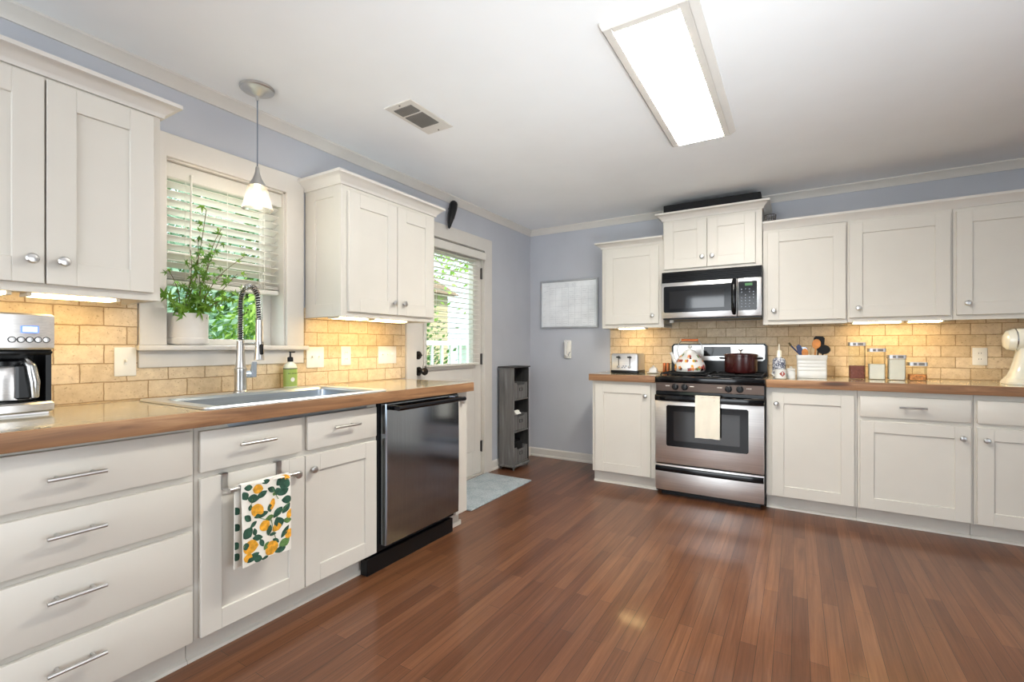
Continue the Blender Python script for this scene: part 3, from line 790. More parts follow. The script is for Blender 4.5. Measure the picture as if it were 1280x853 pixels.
# ------------------------------------------------------------------ dishwasher
t = thing('dishwasher', 'black stainless dishwasher under the end of the sink counter', 'dishwasher', 'L', (-2.362,-.3,0))
m = MB(); m.box(-2.668, -2.054, -.60, -.03, .10, .856); put('body', m, 'black_matte', t)
m = MB()
def bowed(m, x0, x1, z0, z1, yf, yb_, bow, n=10):
    rs = []
    for k in range(n+1):
        f = k/n; z = z0+(z1-z0)*f; y = yf - bow*math.sin(math.pi*f)**.6
        rs.append([(x0, y+.004, z), (x0+.006, y, z), (x1-.006, y, z), (x1, y+.004, z), (x1, yb_, z), (x0, yb_, z)])
    m.rings(rs)
bowed(m, -2.656, -2.058, .135, .848, -.645, -.601, .004); d = put('door', m, 'black_stainless', t)
m = MB(); m.box(-2.650, -2.064, -.640, -.602, .8485, .8575, .002); put('control_strip', m, 'black_gloss', d)
m = MB(); m.cyl((-2.625, -.700, .826), (-2.072, -.700, .826), .0125, n=16)
for u in (-2.612, -2.085): m.box(u-.012, u+.012, -.700, -.644, .815, .837, .003)
put('handle', m, 'dark_handle', d)
m = MB(); m.box(-2.735, -2.060, -.600, -.55, .0, .085, .003); put('toe_panel', m, 'black_plastic', t)

# ------------------------------------------------------------------ stove
t = thing('gas_stove', 'stainless gas stove with black trim between the base cabinets', 'stove', 'B', (1.850,-.34,0))
sx0, sx1 = 1.479, 2.220
m = MB(); m.box(sx0, sx1, -.650, -.025, .035, .867); m.box(sx0+.03, sx1-.03, -.60, -.06, .0, .036); put('body', m, 'black_plastic', t)
m = MB(); m.box(sx0-.006, sx1+.004, -.676, -.030, .868, .913, .008, 2); m.box(sx0+.02, sx1-.02, -.60, -.11, .913, .9145); put('cooktop', m, 'black_gloss', t)
# burners and grates
for gx in (1.665, 2.035):
    for gy in (-.495, -.225):
        m = MB(); m.lathe([(.045,0),(.045,.006),(.036,.008),(.034,.014),(.001,.015)], (gx, gy, .9146), 20)
        put('burner', m, 'black_matte', t)
    m = MB(); z = .931; x0, x1, y0, y1 = gx-.165, gx+.165, -.595, -.125
    for (p, q) in (((x0,y0),(x1,y0)), ((x0,y1),(x1,y1)), ((x0,y0),(x0,y1)), ((x1,y0),(x1,y1)), ((x0,-.36),(x1,-.36))):
        m.cyl((p[0],p[1],z), (q[0],q[1],z), .006, n=6)
    for gy in (-.495, -.225):
        for a in range(4):
            an = R(45+90*a); m.cyl((gx+.03*math.cos(an), gy+.03*math.sin(an), z), (gx+.15*math.cos(an)*1.0, gy+.13*math.sin(an), z), .005, n=6)
    for x in (x0, x1):
        for y in (y0, -.36, y1): m.cyl((x,y,.915), (x,y,z), .006, n=6)
    put('grate', m, 'black_matte', t)
m = MB(); m.box(1.800, 1.900, -.40, -.33, .9146, .919, .002); put('spoon_rest_plate', m, 'chrome', t)
# control panel
m = MB(); m.rings([[(x, -.664, .803), (x, -.673, .866), (x, -.652, .866), (x, -.652, .803)] for x in (sx0+.002, sx1-.004)]); cp = put('control_panel', m, 'floor_toned_steel', t)
for kx in (1.624, 1.692, 1.992, 2.066):
    m = MB(); m.lathe([(.024,0),(.024,-.008),(.019,-.010),(.017,-.028),(.0005,-.030)], (kx, -.6685, .836), 20, 'y'); m.box(kx-.004, kx+.004, -.705, -.690, .820, .852, .002)
    k = put('knob', m, 'black_plastic', cp)
m = MB()
for kx, w in ((1.570,.030),(1.745,.030),(1.935,.034),(2.125,.034)):
    for j in range(4): m.box(kx-w/2+j*w/4, kx-w/2+j*w/4+w/6, -.6725, -.667, .840, .846)
put('panel_marking', m, 'paper', cp)
m = MB(); m.box(sx0, sx1, -.668, -.650, .758, .802, .003); put('vent_strip', m, 'black_gloss', t)
# oven door
m = MB(); wx0, wx1, wz0, wz1 = 1.563, 2.122, .388, .698
m.box(sx0+.002, sx1-.002, -.688, -.656, .255, .748, .004, 2)
m.mi = 1; m.box(sx0+.001, sx1-.001, -.690, -.657, .727, .757, .004, 2); m.mi = 0
od = put('oven_door', m, ['stainless','black_gloss'], t)
m = MB(); m.rings([[(x, -.6885, z) for x, z in ((wx0+.01,wz0),(wx1-.01,wz0),(wx1,wz0+.01),(wx1,wz1-.01),(wx1-.01,wz1),(wx0+.01,wz1),(wx0,wz1-.01),(wx0,wz0+.01))], [(x, -.6905, z) for x, z in ((wx0+.012,wz0+.002),(wx1-.012,wz0+.002),(wx1-.002,wz0+.012),(wx1-.002,wz1-.012),(wx1-.012,wz1-.002),(wx0+.012,wz1-.002),(wx0+.002,wz1-.012),(wx0+.002,wz0+.012))]])
ow = put('oven_window', m, 'black_gloss', od)
m = MB(); m.box(wx0+.055, wx1-.055, -.6912, -.6900, wz0+.045, wz1-.045); put('window_glass', m, 'dark_glass', ow)
def bow_handle(m, x0, x1, zc, h, yf, out, n=16, tw=.3):
    rs = []
    for k in range(n+1):
        f = k/n; x = x0+(x1-x0)*f; y = yf - out*(math.sin(math.pi*f)**.5 if 0 < f < 1 else 0) ; hh = h
        rs.append([(x, y, zc-hh/2), (x, y-.010, zc-hh/2+.004), (x, y-.014, zc), (x, y-.010, zc+hh/2-.004), (x, y, zc+hh/2), (x, min(yf, y+.012), zc+hh/2-.003), (x, min(yf, y+.012), zc-hh/2+.003)])
    m.rings(rs)
m = MB(); bow_handle(m, sx0+.002, sx1-.002, .752, .046, -.692, .024); put('handle', m, 'black_gloss', od)
m = MB(); m.box(sx0+.002, sx1-.002, -.684, -.656, .050, .246, .004, 2); dr = put('bottom_drawer', m, 'stainless', t)
m = MB(); bow_handle(m, sx0+.004, sx1-.004, .214, .042, -.685, .014); put('handle', m, 'black_gloss', dr)
# backguard
m = MB()
m.rings([[(x, y, z) for x, z in ((sx0-.010,.90),(sx1-.012,.90),(sx1-.012,1.145),(sx1-.030,1.165),(sx0+.008,1.165),(sx0-.010,1.145))] for y in (-.085, -.015)])
bgd = put('backguard', m, 'black_plastic', t)
m = MB(); m.rings([[(x, y, z) for x, z in ((sx0+.006,1.040),(sx0+.024,1.024),(sx1-.046,1.024),(sx1-.028,1.040),(sx1-.028,1.142),(sx1-.040,1.154),(sx0+.018,1.154),(sx0+.006,1.142))] for y in (-.0875, -.0845)])
bp_ = put('backguard_face', m, 'stainless_bright', bgd)
m = MB(); m.box(1.733, 1.945, -.0895, -.0865, 1.060, 1.140, .001); put('clock_display', m, 'black_gloss', bgd)
m = MB()
for j in range(5): m.box(1.76, 1.93, -.0865, -.0845, .945+j*.012, .949+j*.012)
m.box(2.10, 2.155, -.0865, -.0845, .995, 1.000); m.box(2.10, 2.155, -.0865, -.0845, .925, .930)
put('vent_slot', m, 'black_matte', bgd)

# white towel over the oven handle
t = solo('stub', MB(), 'towel_cloth', 'x', 'x', 'B', (0,0,0)); bpy.data.objects.remove(t)
m = MB(); F = towel_fn(1.778, 1.944, .782, .478, -.733, .004)
towel_sheet(m, F, .006)
m.box(1.779, 1.943, -.735, -.689, .7775, .7835, .002); 
F = towel_fn(1.780, 1.942, .780, .55, -.699, -.0005); 
solo('dish_towel', m, 'towel_cloth', 'plain white dish towel hanging over the oven door handle', 'towel', 'B', (1.86,-.73,.478))

# kettle
kx, ky, kz = 1.672, -.36, .9375
t = thing('floral_kettle', 'white floral enamel kettle with copper handle on the stove', 'kettle', 'B', (kx,ky,kz))
kprof = [(.090,0),(.110,.004),(.118,.020),(.118,.038),(.109,.072),(.090,.108),(.064,.140),(.049,.155),(.046,.158)]
m = MB(); m.lathe(kprof, (kx,ky,kz), 40)
def kpt(th, h, off=.0012):
    for (r0,h0),(r1,h1) in zip(kprof, kprof[1:]):
        if h0 <= h <= h1: r = r0+(r1-r0)*(h-h0)/max(1e-6,h1-h0); break
    else: r = kprof[-1][0]
    r += off; return (kx+r*math.cos(th), ky+r*math.sin(th), kz+h)
rk = random.Random(3)
def flower(th, h, s_, mi):
    m.mi = mi; c = m.bm.verts.new(kpt(th, h, .002)); n = 15
    vs = []
    for k in range(n):
        a = 2*math.pi*k/n; rr = s_*(.75+.25*math.cos(5*a)); vs.append(m.bm.verts.new(kpt(th+rr*math.cos(a)/.105, min(.157, max(.001, h+rr*math.sin(a))), .0016)))
    for i in range(n): m.bm.faces.new((c, vs[i], vs[(i+1)%n])).material_index = mi
for i in range(95):
    flower(rk.uniform(0, 2*math.pi), rk.choice([.02,.028,.036,.05,.09,.11,.125,.138]), rk.uniform(.009,.021), rk.choice([1,1,2,3,4,5]))
put('kettle_body', m, ['white_ceramic','red_print','orange_food','leaf_print_light','burgundy','lemon_yellow'], t)
m = MB(); m.lathe([(.047,.157),(.044,.166),(.020,.178),(.008,.181),(.007,.188),(.016,.194),(.019,.204),(.013,.213),(.001,.216)], (kx,ky,kz), 24); put('lid', m, 'white_ceramic', t)
m = MB(); m.tube([(kx-.095,ky,kz+.06),(kx-.120,ky,kz+.085),(kx-.132,ky,kz+.12),(kx-.148,ky,kz+.155)], [.02,.016,.012,.011], 12); put('spout', m, 'white_ceramic', t)
m = MB(); hz = kz+.255
for sgn in (-1, 1): m.tube([(kx+sgn*.085,ky,kz+.12),(kx+sgn*.098,ky,kz+.17),(kx+sgn*.092,ky,kz+.215),(kx+sgn*.062,ky,hz)], .0032, 8)
hd = put('handle_wire', m, 'chrome', t)
m = MB(); m.cyl((kx-.064,ky,hz), (kx+.064,ky,hz), .011, n=14); o = put('handle_grip', m, 'copper', t)

# burgundy pot
px_, py_, pz = 2.040, -.33, .9375
t = thing('dutch_oven', 'burgundy enamel pot with lid on the right rear burner', 'pot', 'B', (px_,py_,pz))
m = MB(); m.lathe([(.098,0),(.108,.004),(.114,.02),(.115,.125),(.118,.128),(.118,.132),(.112,.134)], (px_,py_,pz), 36); put('pot_body', m, 'burgundy', t)
m = MB(); m.lathe([(.119,.1335),(.119,.141),(.110,.147),(.050,.153),(.001,.155)], (px_,py_,pz), 36); ld = put('lid', m, 'burgundy', t)
m = MB(); m.cyl((px_,py_,pz+.154), (px_,py_,pz+.170), .006, n=10); m.lathe([(.006,.168),(.020,.176),(.020,.182),(.001,.184)], (px_,py_,pz), 16); put('lid_knob', m, 'chrome', ld)
for s_ in (-1, 1):
    m = MB(); m.tube([(px_+s_*.112,py_-.035,pz+.112),(px_+s_*.140,py_-.03,pz+.114),(px_+s_*.148,py_,pz+.114),(px_+s_*.140,py_+.03,pz+.114),(px_+s_*.112,py_+.035,pz+.112)], .007, 8); put('handle', m, 'black_matte', t)

# ------------------------------------------------------------------ microwave
t = thing('microwave', 'stainless over the range microwave with black vent grille', 'microwave', 'B', (1.823,-.2,1.362))
x0, x1 = 1.460, 2.188; mf = -.400
m = MB(); m.box(x0, x1, mf+.03, -.012, 1.372, 1.748); m.box(x0+.004, x1-.004, mf+.035, -.03, 1.362, 1.373); put('body', m, 'black_plastic', t)
m = MB(); m.box(x0, x1, mf+.012, mf+.03, 1.662, 1.748)
for j in range(5): m.box(x0+.002, x1-.010, mf, mf+.020, 1.668+j*.0155, 1.677+j*.0155, .002)
for xx in (x0, 1.82, x1-.014): m.box(xx, xx+.010, mf+.002, mf+.018, 1.664, 1.746)
put('vent_grille', m, 'black_gloss', t)
m = MB(); m.box(x0, 2.020, mf, mf+.03, 1.372, 1.660, .004, 2); d = put('door', m, 'stainless_bright', t)
def rrect_plate(m, xa, xb, za, zb_, y0, y1, r=.012):
    a = [(p[0], y1, p[1]) for p in [(q[0], q[1]) for q in rect(xa, xb, za, zb_, 0, r)]]
    m.rings([a, [(x, y0, z) for x, _, z in a]])
m = MB(); rrect_plate(m, 1.476, 2.005, 1.417, 1.630, mf-.002, mf+.002); dw = put('door_glass', m, 'black_gloss', d)
m = MB(); m.box(1.520, 1.932, mf-.003, mf-.0015, 1.446, 1.588, .0005); put('door_window', m, 'dark_glass', dw)
m = MB(); pts = []
for k in range(13):
    f = k/12; pts.append((2.002, mf-.004-.034*math.sin(math.pi*f)**.5 if 0 < f < 1 else mf-.001, 1.392+(1.652-1.392)*f))
m.tube(pts, [.014]+[.018]*11+[.014], 12); put('handle', m, 'black_gloss', d)
m = MB(); m.box(2.024, x1-.002, mf, mf+.03, 1.372, 1.660, .004, 2); c = put('control_section', m, 'stainless_bright', t)
m = MB(); rrect_plate(m, 2.030, 2.156, 1.415, 1.634, mf-.002, mf+.002, .010); kp = put('keypad', m, 'black_gloss', c)
m = MB(); m.box(2.075, 2.125, mf-.003, mf-.0018, 1.600, 1.620); put('clock_display', m, 'led_green', kp)
m = MB(); rk = random.Random(5)
for r_ in range(7):
    for q in range(4):
        if rk.random() < .8: m.lathe([(.0045,0),(.0045,-.0008)], (2.052+q*.027, mf-.002, 1.575-r_*.022), 8, 'y')
put('button', m, 'grey_print', kp)
m = MB(); m.box(1.500, 1.530, -.30, -.27, 1.338, 1.362, .003); o = put('lamp_plug', m, 'white_plastic', t)

# black tray lying on the short cabinet, wire basket beside it
m = MB(); m.box(1.462, 2.178, -.355, -.10, 2.2405, 2.309, .004)
solo('black_box', m, 'black_matte', 'long flat black box lying on top of the short cabinet above the microwave', 'box', 'B', (1.82,-.2,2.2405))
bx_ = 2.234
t = thing('wire_basket', 'small dark wire basket on the cabinets right of the black box', 'basket', 'B', (bx_,-.22,2.0305))
m = MB()
for k in range(14):
    a = 2*math.pi*k/14; m.tube([(bx_+.024*math.cos(a),-.22+.024*math.sin(a),2.034),(bx_+.034*math.cos(a),-.22+.034*math.sin(a),2.09),(bx_+.040*math.cos(a),-.22+.040*math.sin(a),2.15)], .0026, 5)
for r_, z in ((.024,2.0335),(.030,2.065),(.034,2.09),(.037,2.12),(.040,2.15)):
    m.tube([(bx_+r_*math.cos(2*math.pi*k/20),-.22+r_*math.sin(2*math.pi*k/20),z) for k in range(21)], .003, 5)
put('wire_bowl', m, 'bronze_knob', t)

# ------------------------------------------------------------------ coffee maker
t = thing('coffee_maker', 'stainless and black coffee maker with steel carafe', 'coffee maker', 'L', (-3.905,-.17,.9125))
x0, x1 = -4.025, -3.792; z = .9125
def bowfront(m, x0, x1, yf, yb_, z0, z1, bow=.018, n=10, bev=.006):
    def ring(zz, ins):
        p = [(x0+ins+(x1-x0-2*ins)*k/n, yf+ins-bow*(1-(2*k/n-1)**2), zz) for k in range(n+1)]
        return p+[(x1-ins, yb_-ins, zz), (x0+ins, yb_-ins, zz)]
    m.rings([ring(z0, bev), ring(z0+bev, 0), ring(z1-bev, 0), ring(z1, bev)])
m = MB(); bowfront(m, x0, x1, -.275, -.06, z+.008, z+.042); m.box(x0+.01, x1-.01, -.26, -.07, z, z+.009); put('base', m, 'stainless', t)
m = MB(); m.box(x0+.004, x1-.004, -.135, -.062, z+.040, z+.215, .006); m.box(x0+.004, x0+.02, -.262, -.13, z+.040, z+.215); m.box(x1-.018, x1-.004, -.262, -.13, z+.040, z+.215); m.lathe([(.085,0),(.085,.006)], ((x0+x1)/2, -.195, z+.0405), 24); put('tower', m, 'black_plastic', t)
m = MB(); bowfront(m, x0+.003, x1-.003, -.268, -.062, z+.196, z+.214); put('brew_collar', m, 'black_plastic', t)
m = MB(); bowfront(m, x0, x1, -.275, -.06, z+.214, z+.332, .018, 12); hd = put('brew_head', m, 'stainless', t)
m = MB(); m.box(-3.876, -3.834, -.2945, -.285, z+.268, z+.291, .001); o = put('display_frame', m, 'lcd_blue', hd)
m = MB(); m.box(-3.872, -3.838, -.2958, -.2943, z+.271, z+.288); put('display_screen', m, 'lcd_pale', o)
for k in range(5):
    u = -3.896+k*.0205; y = -.275-.018*(1-((2*(u-x0)/(x1-x0)-1)**2))
    m = MB(); m.lathe([(.0080,.002),(.0080,-.003),(.0070,-.005),(.0005,-.0055)], (u, y, z+.246), 16, 'y'); bt = put('button', m, 'nickel', hd)
    m = MB(); m.lathe([(.0100,.002),(.0100,-.0015),(.0082,-.0018)], (u, y, z+.246), 16, 'y'); put('button_ring', m, 'black_plastic', bt)
t2 = thing('coffee_carafe', 'steel coffee carafe standing inside the coffee maker', 'carafe', 'L', (-3.905,-.195,.959))
cz = .9600; cxm = -3.878
m = MB(); m.lathe([(.058,0),(.065,.004),(.067,.03),(.065,.08),(.059,.108),(.054,.114)], (cxm,-.195,cz), 32); put('carafe_body', m, 'stainless', t2)
m = MB(); m.lathe([(.055,.1135),(.056,.128),(.046,.136),(.001,.137)], (cxm,-.195,cz), 28); put('lid', m, 'black_plastic', t2)
m = MB(); m.tube([(cxm+.012,-.240,cz+.126),(cxm+.020,-.272,cz+.130),(cxm+.026,-.290,cz+.112),(cxm+.033,-.297,cz+.06),(cxm+.035,-.293,cz+.012)], [.011,.013,.014,.014,.010], 12); put('handle', m, 'chrome', t2)
m = MB(); m.box(cxm-.006, cxm+.030, -.282, -.255, cz+.006, cz+.118, .006); put('handle_mount', m, 'black_plastic', t2)

# ------------------------------------------------------------------ plant on the window sill
pcx, pcy, pz = -3.252, .034, 1.1455        # u, y(into wall), z
t = thing('potted_plant', 'leafy green vine in a white pot on the sink window sill', 'plant', 'L', (pcx,pcy,pz))
m = MB(); m.lathe([(.070,.0),(.070,.004)], (pcx,pcy,pz), 32); m.lathe([(.084,.004),(.0865,.010),(.0865,.030),(.0845,.032),(.086,.145),(.083,.146),(.080,.130)], (pcx,pcy,pz), 40, caps=(True,False)); put('pot', m, 'pot_white', t)
m = MB(); m.lathe([(.081,.126),(.04,.132),(.001,.133)], (pcx,pcy,pz), 24, caps=(False,False)); put('soil', m, 'soil', t)
rp = random.Random(11)
stems = []
for (du, dy, h, bend) in [(-.02,-.02,.50,.05),(.03,-.015,.40,.06),(.0,-.03,.42,.10),(-.04,-.01,.20,-.09),(.05,-.02,.22,.12),(-.03,-.03,.30,-.02),(.04,-.03,.16,.14),(-.05,-.03,.12,-.12),(.02,-.04,.30,.16),(.0,-.02,.24,.02),(-.02,-.03,.36,.01)]:
    pts = []
    for k in range(9):
        f = k/8; pts.append((pcx+du+bend*f*f+.010*math.sin(5*f+du*90), pcy+dy-.075*min(1, f*2.2)-.02*f*f, pz+.125+h*f-(.03*f*f if h < .2 else 0)))
    stems.append(pts)
m = MB()
for pts in stems: m.tube(pts, [.0022]*5+[.0016]*4, 5)
put('stem', m, 'stem_brown', t)
def lobed_leaf(m, c, size, nrm, ang):
    nrm = Vector(nrm).normalized(); a = nrm.orthogonal().normalized(); b_ = nrm.cross(a)
    a, b_ = a*math.cos(ang)+b_*math.sin(ang), b_*math.cos(ang)-a*math.sin(ang)
    out = []
    lobes = [(-1.9,.55),(-1.0,.85),(0,1.0),(1.0,.85),(1.9,.55)]
    out.append((math.pi, .12))
    for i, (th, l) in enumerate(lobes):
        out += [(th-.24, l*.48), (th, l), (th+.24, l*.48)]
        if i < 4: out.append((th+.47, .24))
    c = Vector(c); cv = m.bm.verts.new(c)
    vs = [m.bm.verts.new(c + (a*math.sin(th)+b_*math.cos(th))*r*size + nrm*(-.18*size*r*r)) for th, r in out]
    for i in range(len(vs)): m.bm.faces.new((cv, vs[i], vs[(i+1) % len(vs)])).material_index = m.mi
m = MB()
for pts in stems:
    L = len(pts); nl = 14 if pts[-1][2] > 1.5 else 11
    for q in range(nl):
        f = .18+.82*q/(nl-1); p = pts[min(L-1, int(f*(L-1)))]
        c = (p[0]+rp.uniform(-.030,.030), min(-.012 if p[2] > 1.37 else .05, p[1]+rp.uniform(-.035,.005)), p[2]+rp.uniform(-.02,.02))
        m.mi = rp.choice([0,0,1]); lobed_leaf(m, c, rp.uniform(.020,.036) if c[2] > 1.38 else rp.uniform(.030,.052), (rp.uniform(-.5,.5), -1, rp.uniform(-.2,.7)), rp.uniform(0,6.28))
put('leaf', m, ['house_leaf','leaf_green'], t, flat=True)['kind'] = 'stuff'

# ------------------------------------------------------------------ wall plates
def plate(label, frame, u, z, w, h, kind, n=1, base=-.010):
    r = thing('wall_plate', label, 'switch' if 'switch' in label else 'outlet', frame, (u, base, z))
    m = MB(); m.box(u-w/2, u+w/2, base-.006, base-.0002, z-h/2, z+h/2, .003, 2); put('cover_plate', m, 'white_plastic', r)
    for k in range(n):
        c = u+(k-(n-1)/2)*.046
        m = MB()
        if kind == 'toggle':
            m.box(c-.006, c+.006, base-.0075, base-.0055, z-.013, z+.013, .001); m.box(c-.004, c+.004, base-.018, base-.006, z-.002, z+.010, .002); put('toggle', m, 'white_plastic', r)
        elif kind == 'duplex':
            for dz in (-.02, .02):
                m.lathe([(.0165,0),(.0165,-.002)], (c, base-.0058, z+dz), 16, 'y')
            o = put('socket', m, 'white_plastic', r); m = MB()
            for dz in (-.02, .02):
                for dx in (-.006, .006): m.box(c+dx-.0012, c+dx+.0012, base-.0083, base-.0076, z+dz-.002, z+dz+.006)
            put('slot', m, 'black_matte', o)
    return r
plate('single toggle switch plate between the coffee maker and the window', 'L', -3.505, 1.074, .076, .120, 'toggle')
plate('double toggle switch plate on the tiles just right of the window', 'L', -2.600, 1.076, .115, .120, 'toggle', 2)
plate('single outlet cover between the two switch plates', 'L', -2.382, 1.081, .073, .118, 'duplex')
plate('triple toggle switch plate on the tiles nearest the back door', 'L', -2.037, 1.083, .165, .118, 'toggle', 3)
plate('outlet cover on the tiles left of the stand mixer', 'B', 3.462, 1.073, .074, .117, 'duplex')

# ------------------------------------------------------------------ wall calendar and phone
t = thing('calendar_whiteboard', 'white dry erase calendar board with aluminium frame on the wall', 'whiteboard', 'B', (.448,-.01,1.328))
x0, x1, z0, z1 = .137, .759, 1.328, 1.815
m = MB(); m.box(x0+.008, x1-.008, -.014, -.003, z0+.008, z1-.008); bd = put('board', m, 'board_white', t)
m = MB()
for (a0, a1, b0, b1) in ((x0,x1,z0,z0+.018),(x0,x1,z1-.018,z1),(x0,x0+.018,z0+.018,z1-.018),(x1-.018,x1,z0+.018,z1-.018)): m.box(a0, a1, -.022, -.002, b0, b1, .003)
put('frame', m, 'aluminium', t)
m = MB(); y = -.0145; rw = random.Random(2)
cx0, cx1, cz0, cz1 = x0+.10, x1-.03, z0+.03, z1-.075
for k in range(8):
    x = cx0+(cx1-cx0)*k/7; m.box(x-.0006, x+.0006, y-.0004, y+.0004, cz0, cz1)
for k in range(7):
    z = cz0+(cz1-cz0)*k/6; m.box(cx0, cx1, y-.0004, y+.0004, z-.0006, z+.0006)
def scrib(x, z, w, h=.006):
    pts = []; n = max(4, int(w/.004))
    for k in range(n): pts.append((x+w*k/n, y-.0008, z+rw.uniform(-h, h)*.5))
    m.tube(pts, .0009, 4)
scrib(x0+.03, z1-.055, .075, .010); scrib(x0+.04, z1-.105, .05)
for k in range(7):
    for j in range(6):
        for q in range(rw.randint(0, 2)): scrib(cx0+(cx1-cx0)*(k+.15)/7, cz0+(cz1-cz0)*(j+.3+.3*q)/6, .045+rw.random()*.015)
for j in range(6): scrib(x0+.03, cz0+(cz1-cz0)*(j+.4)/6, .03)
for q in range(4): scrib(x0+.27, z1-.035-q*.011, .05); scrib(x0+.35, z1-.035-q*.011, .05)
put('calendar_marking', m, 'ink_grey', bd)
t = thing('wall_phone', 'small white wall telephone below the calendar board', 'telephone', 'B', (.44,-.02,1.02))
m = MB(); m.box(.402, .478, -.028, -.001, 1.024, 1.205, .008, 2); put('phone_base', m, 'white_plastic', t)
m = MB(); m.tube([(.440,-.036,1.200),(.432,-.050,1.180),(.430,-.048,1.12),(.432,-.050,1.066),(.440,-.036,1.050)], [.018,.018,.012,.018,.018], 10); put('handset', m, 'white_ceramic', t)
m = MB(); m.tube([(.455,-.032,1.05),(.462,-.034,1.075),(.474,-.031,1.09)], .003, 6); put('cord', m, 'grey_print', t)

# ------------------------------------------------------------------ weathered cart with bins
t = thing('shelf_tower', 'narrow grey weathered wood shelf tower in the corner by the door', 'shelf', 'B', (.112,-.508,0))
x0, x1, y0, y1 = .030, .192, -.655, -.372; tk = .012
m = MB()
m.box(x0, x1, y0, y0+tk, .045, .945, .001); put('side_panel', m, 'grey_wood', t)
m = MB(); m.box(x0, x1, y1-tk, y1, .045, .945, .001); put('side_panel', m, 'charcoal_shade_wood', t)
m = MB(); m.box(x0, x0+.006, y0+tk, y1-tk, .045, .945); put('back_panel', m, 'charcoal_shade_wood', t)  # inner shade put into the tone of back and far side
for z in (.050, .345, .642):
    m = MB(); m.box(x0+.006, x1-.002, y0+tk, y1-tk, z, z+.012); put('shelf', m, 'grey_wood', t)
m = MB(); m.box(x0-.004, x1+.012, y0-.012, y1+.012, .945, .957, .002); put('top', m, 'charcoal_shade_wood', t)
m = MB(); m.box(x0-.002, x1+.008, y0-.008, y1+.008, .026, .045, .003)
for x in (x0+.012, x1-.010):
    for y in (y0+.012, y1-.012): m.cyl((x, y, 0), (x, y, .027), .008, .011, n=10)
put('plinth', m, 'grey_wood', t)
def bin_(label, zf, h):
    r = thing('storage_bin', label, 'bin', 'B', (.115,-.5135,zf), 'bins in the shelf tower')
    a0, a1, b0, b1 = x0+.012, x1-.006, y0+tk+.008, y1-tk-.008; e = .007
    m = MB(); m.box(a0, a1, b0, b0+e, zf, zf+h); m.box(a0, a1, b1-e, b1, zf, zf+h); m.box(a0, a0+e, b0+e, b1-e, zf, zf+h); m.box(a0+e, a1-e, b0+e, b1-e, zf, zf+e)
    put('bin_body', m, 'grey_wood', r)
    yc = (b0+b1)/2; hw = (b1-b0)/2
    poly = [(b0+e, zf+e), (b1-e, zf+e), (b1-e, zf+h), (yc+hw*.62, zf+h), (yc+hw*.5, zf+h-.022), (yc-hw*.5, zf+h-.022), (yc-hw*.62, zf+h), (b0+e, zf+h)]
    m = MB(); m.prism(poly, a1-e, a1, 'x'); put('bin_front', m, 'grey_wood', r)
    m = MB(); zc = zf+h*.58
    for (p, q, s0, s1) in ((yc-.026,yc+.026,zc-.016,zc-.012),(yc-.026,yc+.026,zc+.012,zc+.016),(yc-.026,yc-.022,zc-.012,zc+.012),(yc+.022,yc+.026,zc-.012,zc+.012)): m.box(a1, a1+.003, p, q, s0, s1)
    put('label_holder', m, 'bronze_knob', r)
bin_('grey wooden bin on the top shelf of the shelf tower', .6545, .148)
bin_('grey wooden bin on the middle shelf holding white paper', .3575, .150)
bin_('grey wooden bin on the bottom shelf of the shelf tower', .0625, .140)
m = MB(); m.prism([(.150,.500),(.172,.550),(.207,.520),(.205,.515),(.173,.543),(.153,.498)], -.628, -.545, 'y'); m.prism([(.140,.498),(.160,.540),(.163,.538),(.144,.496)], -.60, -.50, 'y')
solo('paper_stack', m, 'paper', 'white folded papers sticking out of the middle bin', 'paper', 'B', (.17,-.57,.496))
m = MB(); m.rings([rect(.066, .170, -.585, -.455, .072, .03), rect(.060, .176, -.59, -.45, .11, .03), rect(.058, .176, -.59, -.45, .235, .03), rect(.07, .165, -.57, -.47, .258, .03)])
solo('dark_bag', m, 'black_matte', 'dark bag stuffed in the bottom bin of the shelf tower', 'bag', 'B', (.118,-.52,.072))

# door mat
m = MB(); m.box(.03, .490, -1.72, -.855, .0005, .012, .004)
rm = random.Random(4)
solo('door_mat', m, 'rug_blue', 'blue grey woven mat on the floor at the back door', 'rug', 'B', (.26,-1.29,0))

# ------------------------------------------------------------------ toaster, butter dish, shakers
t = thing('toaster', 'four slot stainless toaster left of the stove', 'toaster', 'B', (1.152,-.315,.9125))
x0, x1, y0, y1, z = 1.035, 1.268, -.425, -.205, .9130
m = MB(); m.box(x0-.002, x1+.002, y0-.002, y1+.002, z, z+.026, .004, 2); put('base', m, 'black_plastic', t)
m = MB(); m.rings([rect(x0, x1, y0, y1, z+.026, .014), rect(x0, x1, y0, y1, z+.155, .014), rect(x0+.008, x1-.008, y0+.008, y1-.008, z+.168, .012)]); body = put('toaster_shell', m, 'stainless_bright', t)
m = MB()
for xx in (x0+.05, x0+.095, x1-.095, x1-.05): m.box(xx-.012, xx+.012, y0+.03, y1-.03, z+.1675, z+.169)
put('slot', m, 'black_matte', body)
for xx in (x0+.068, x1-.068):
    m = MB(); m.box(xx-.003, xx+.003, y0-.001, y0+.004, z+.06, z+.150); put('lever_track', m, 'black_matte', body)
    m = MB(); m.box(xx-.017, xx+.017, y0-.018, y0-.0012, z+.132, z+.144, .003, 2); put('lever', m, 'black_plastic', t)
    for dz, r_ in ((.055,.013),):
        m = MB(); m.lathe([(r_,0),(r_,-.012),(r_*.8,-.015),(.0005,-.0155)], (xx, y0-.001, z+dz), 18, 'y'); put('knob', m, 'chrome', t)
m = MB()
for k in range(4): m.lathe([(.006,0),(.006,-.003)], (x0+.100+k*.011, y0-.0005, z+.05+.012*(k % 2)), 10, 'y')
put('button', m, 'grey_print', t)
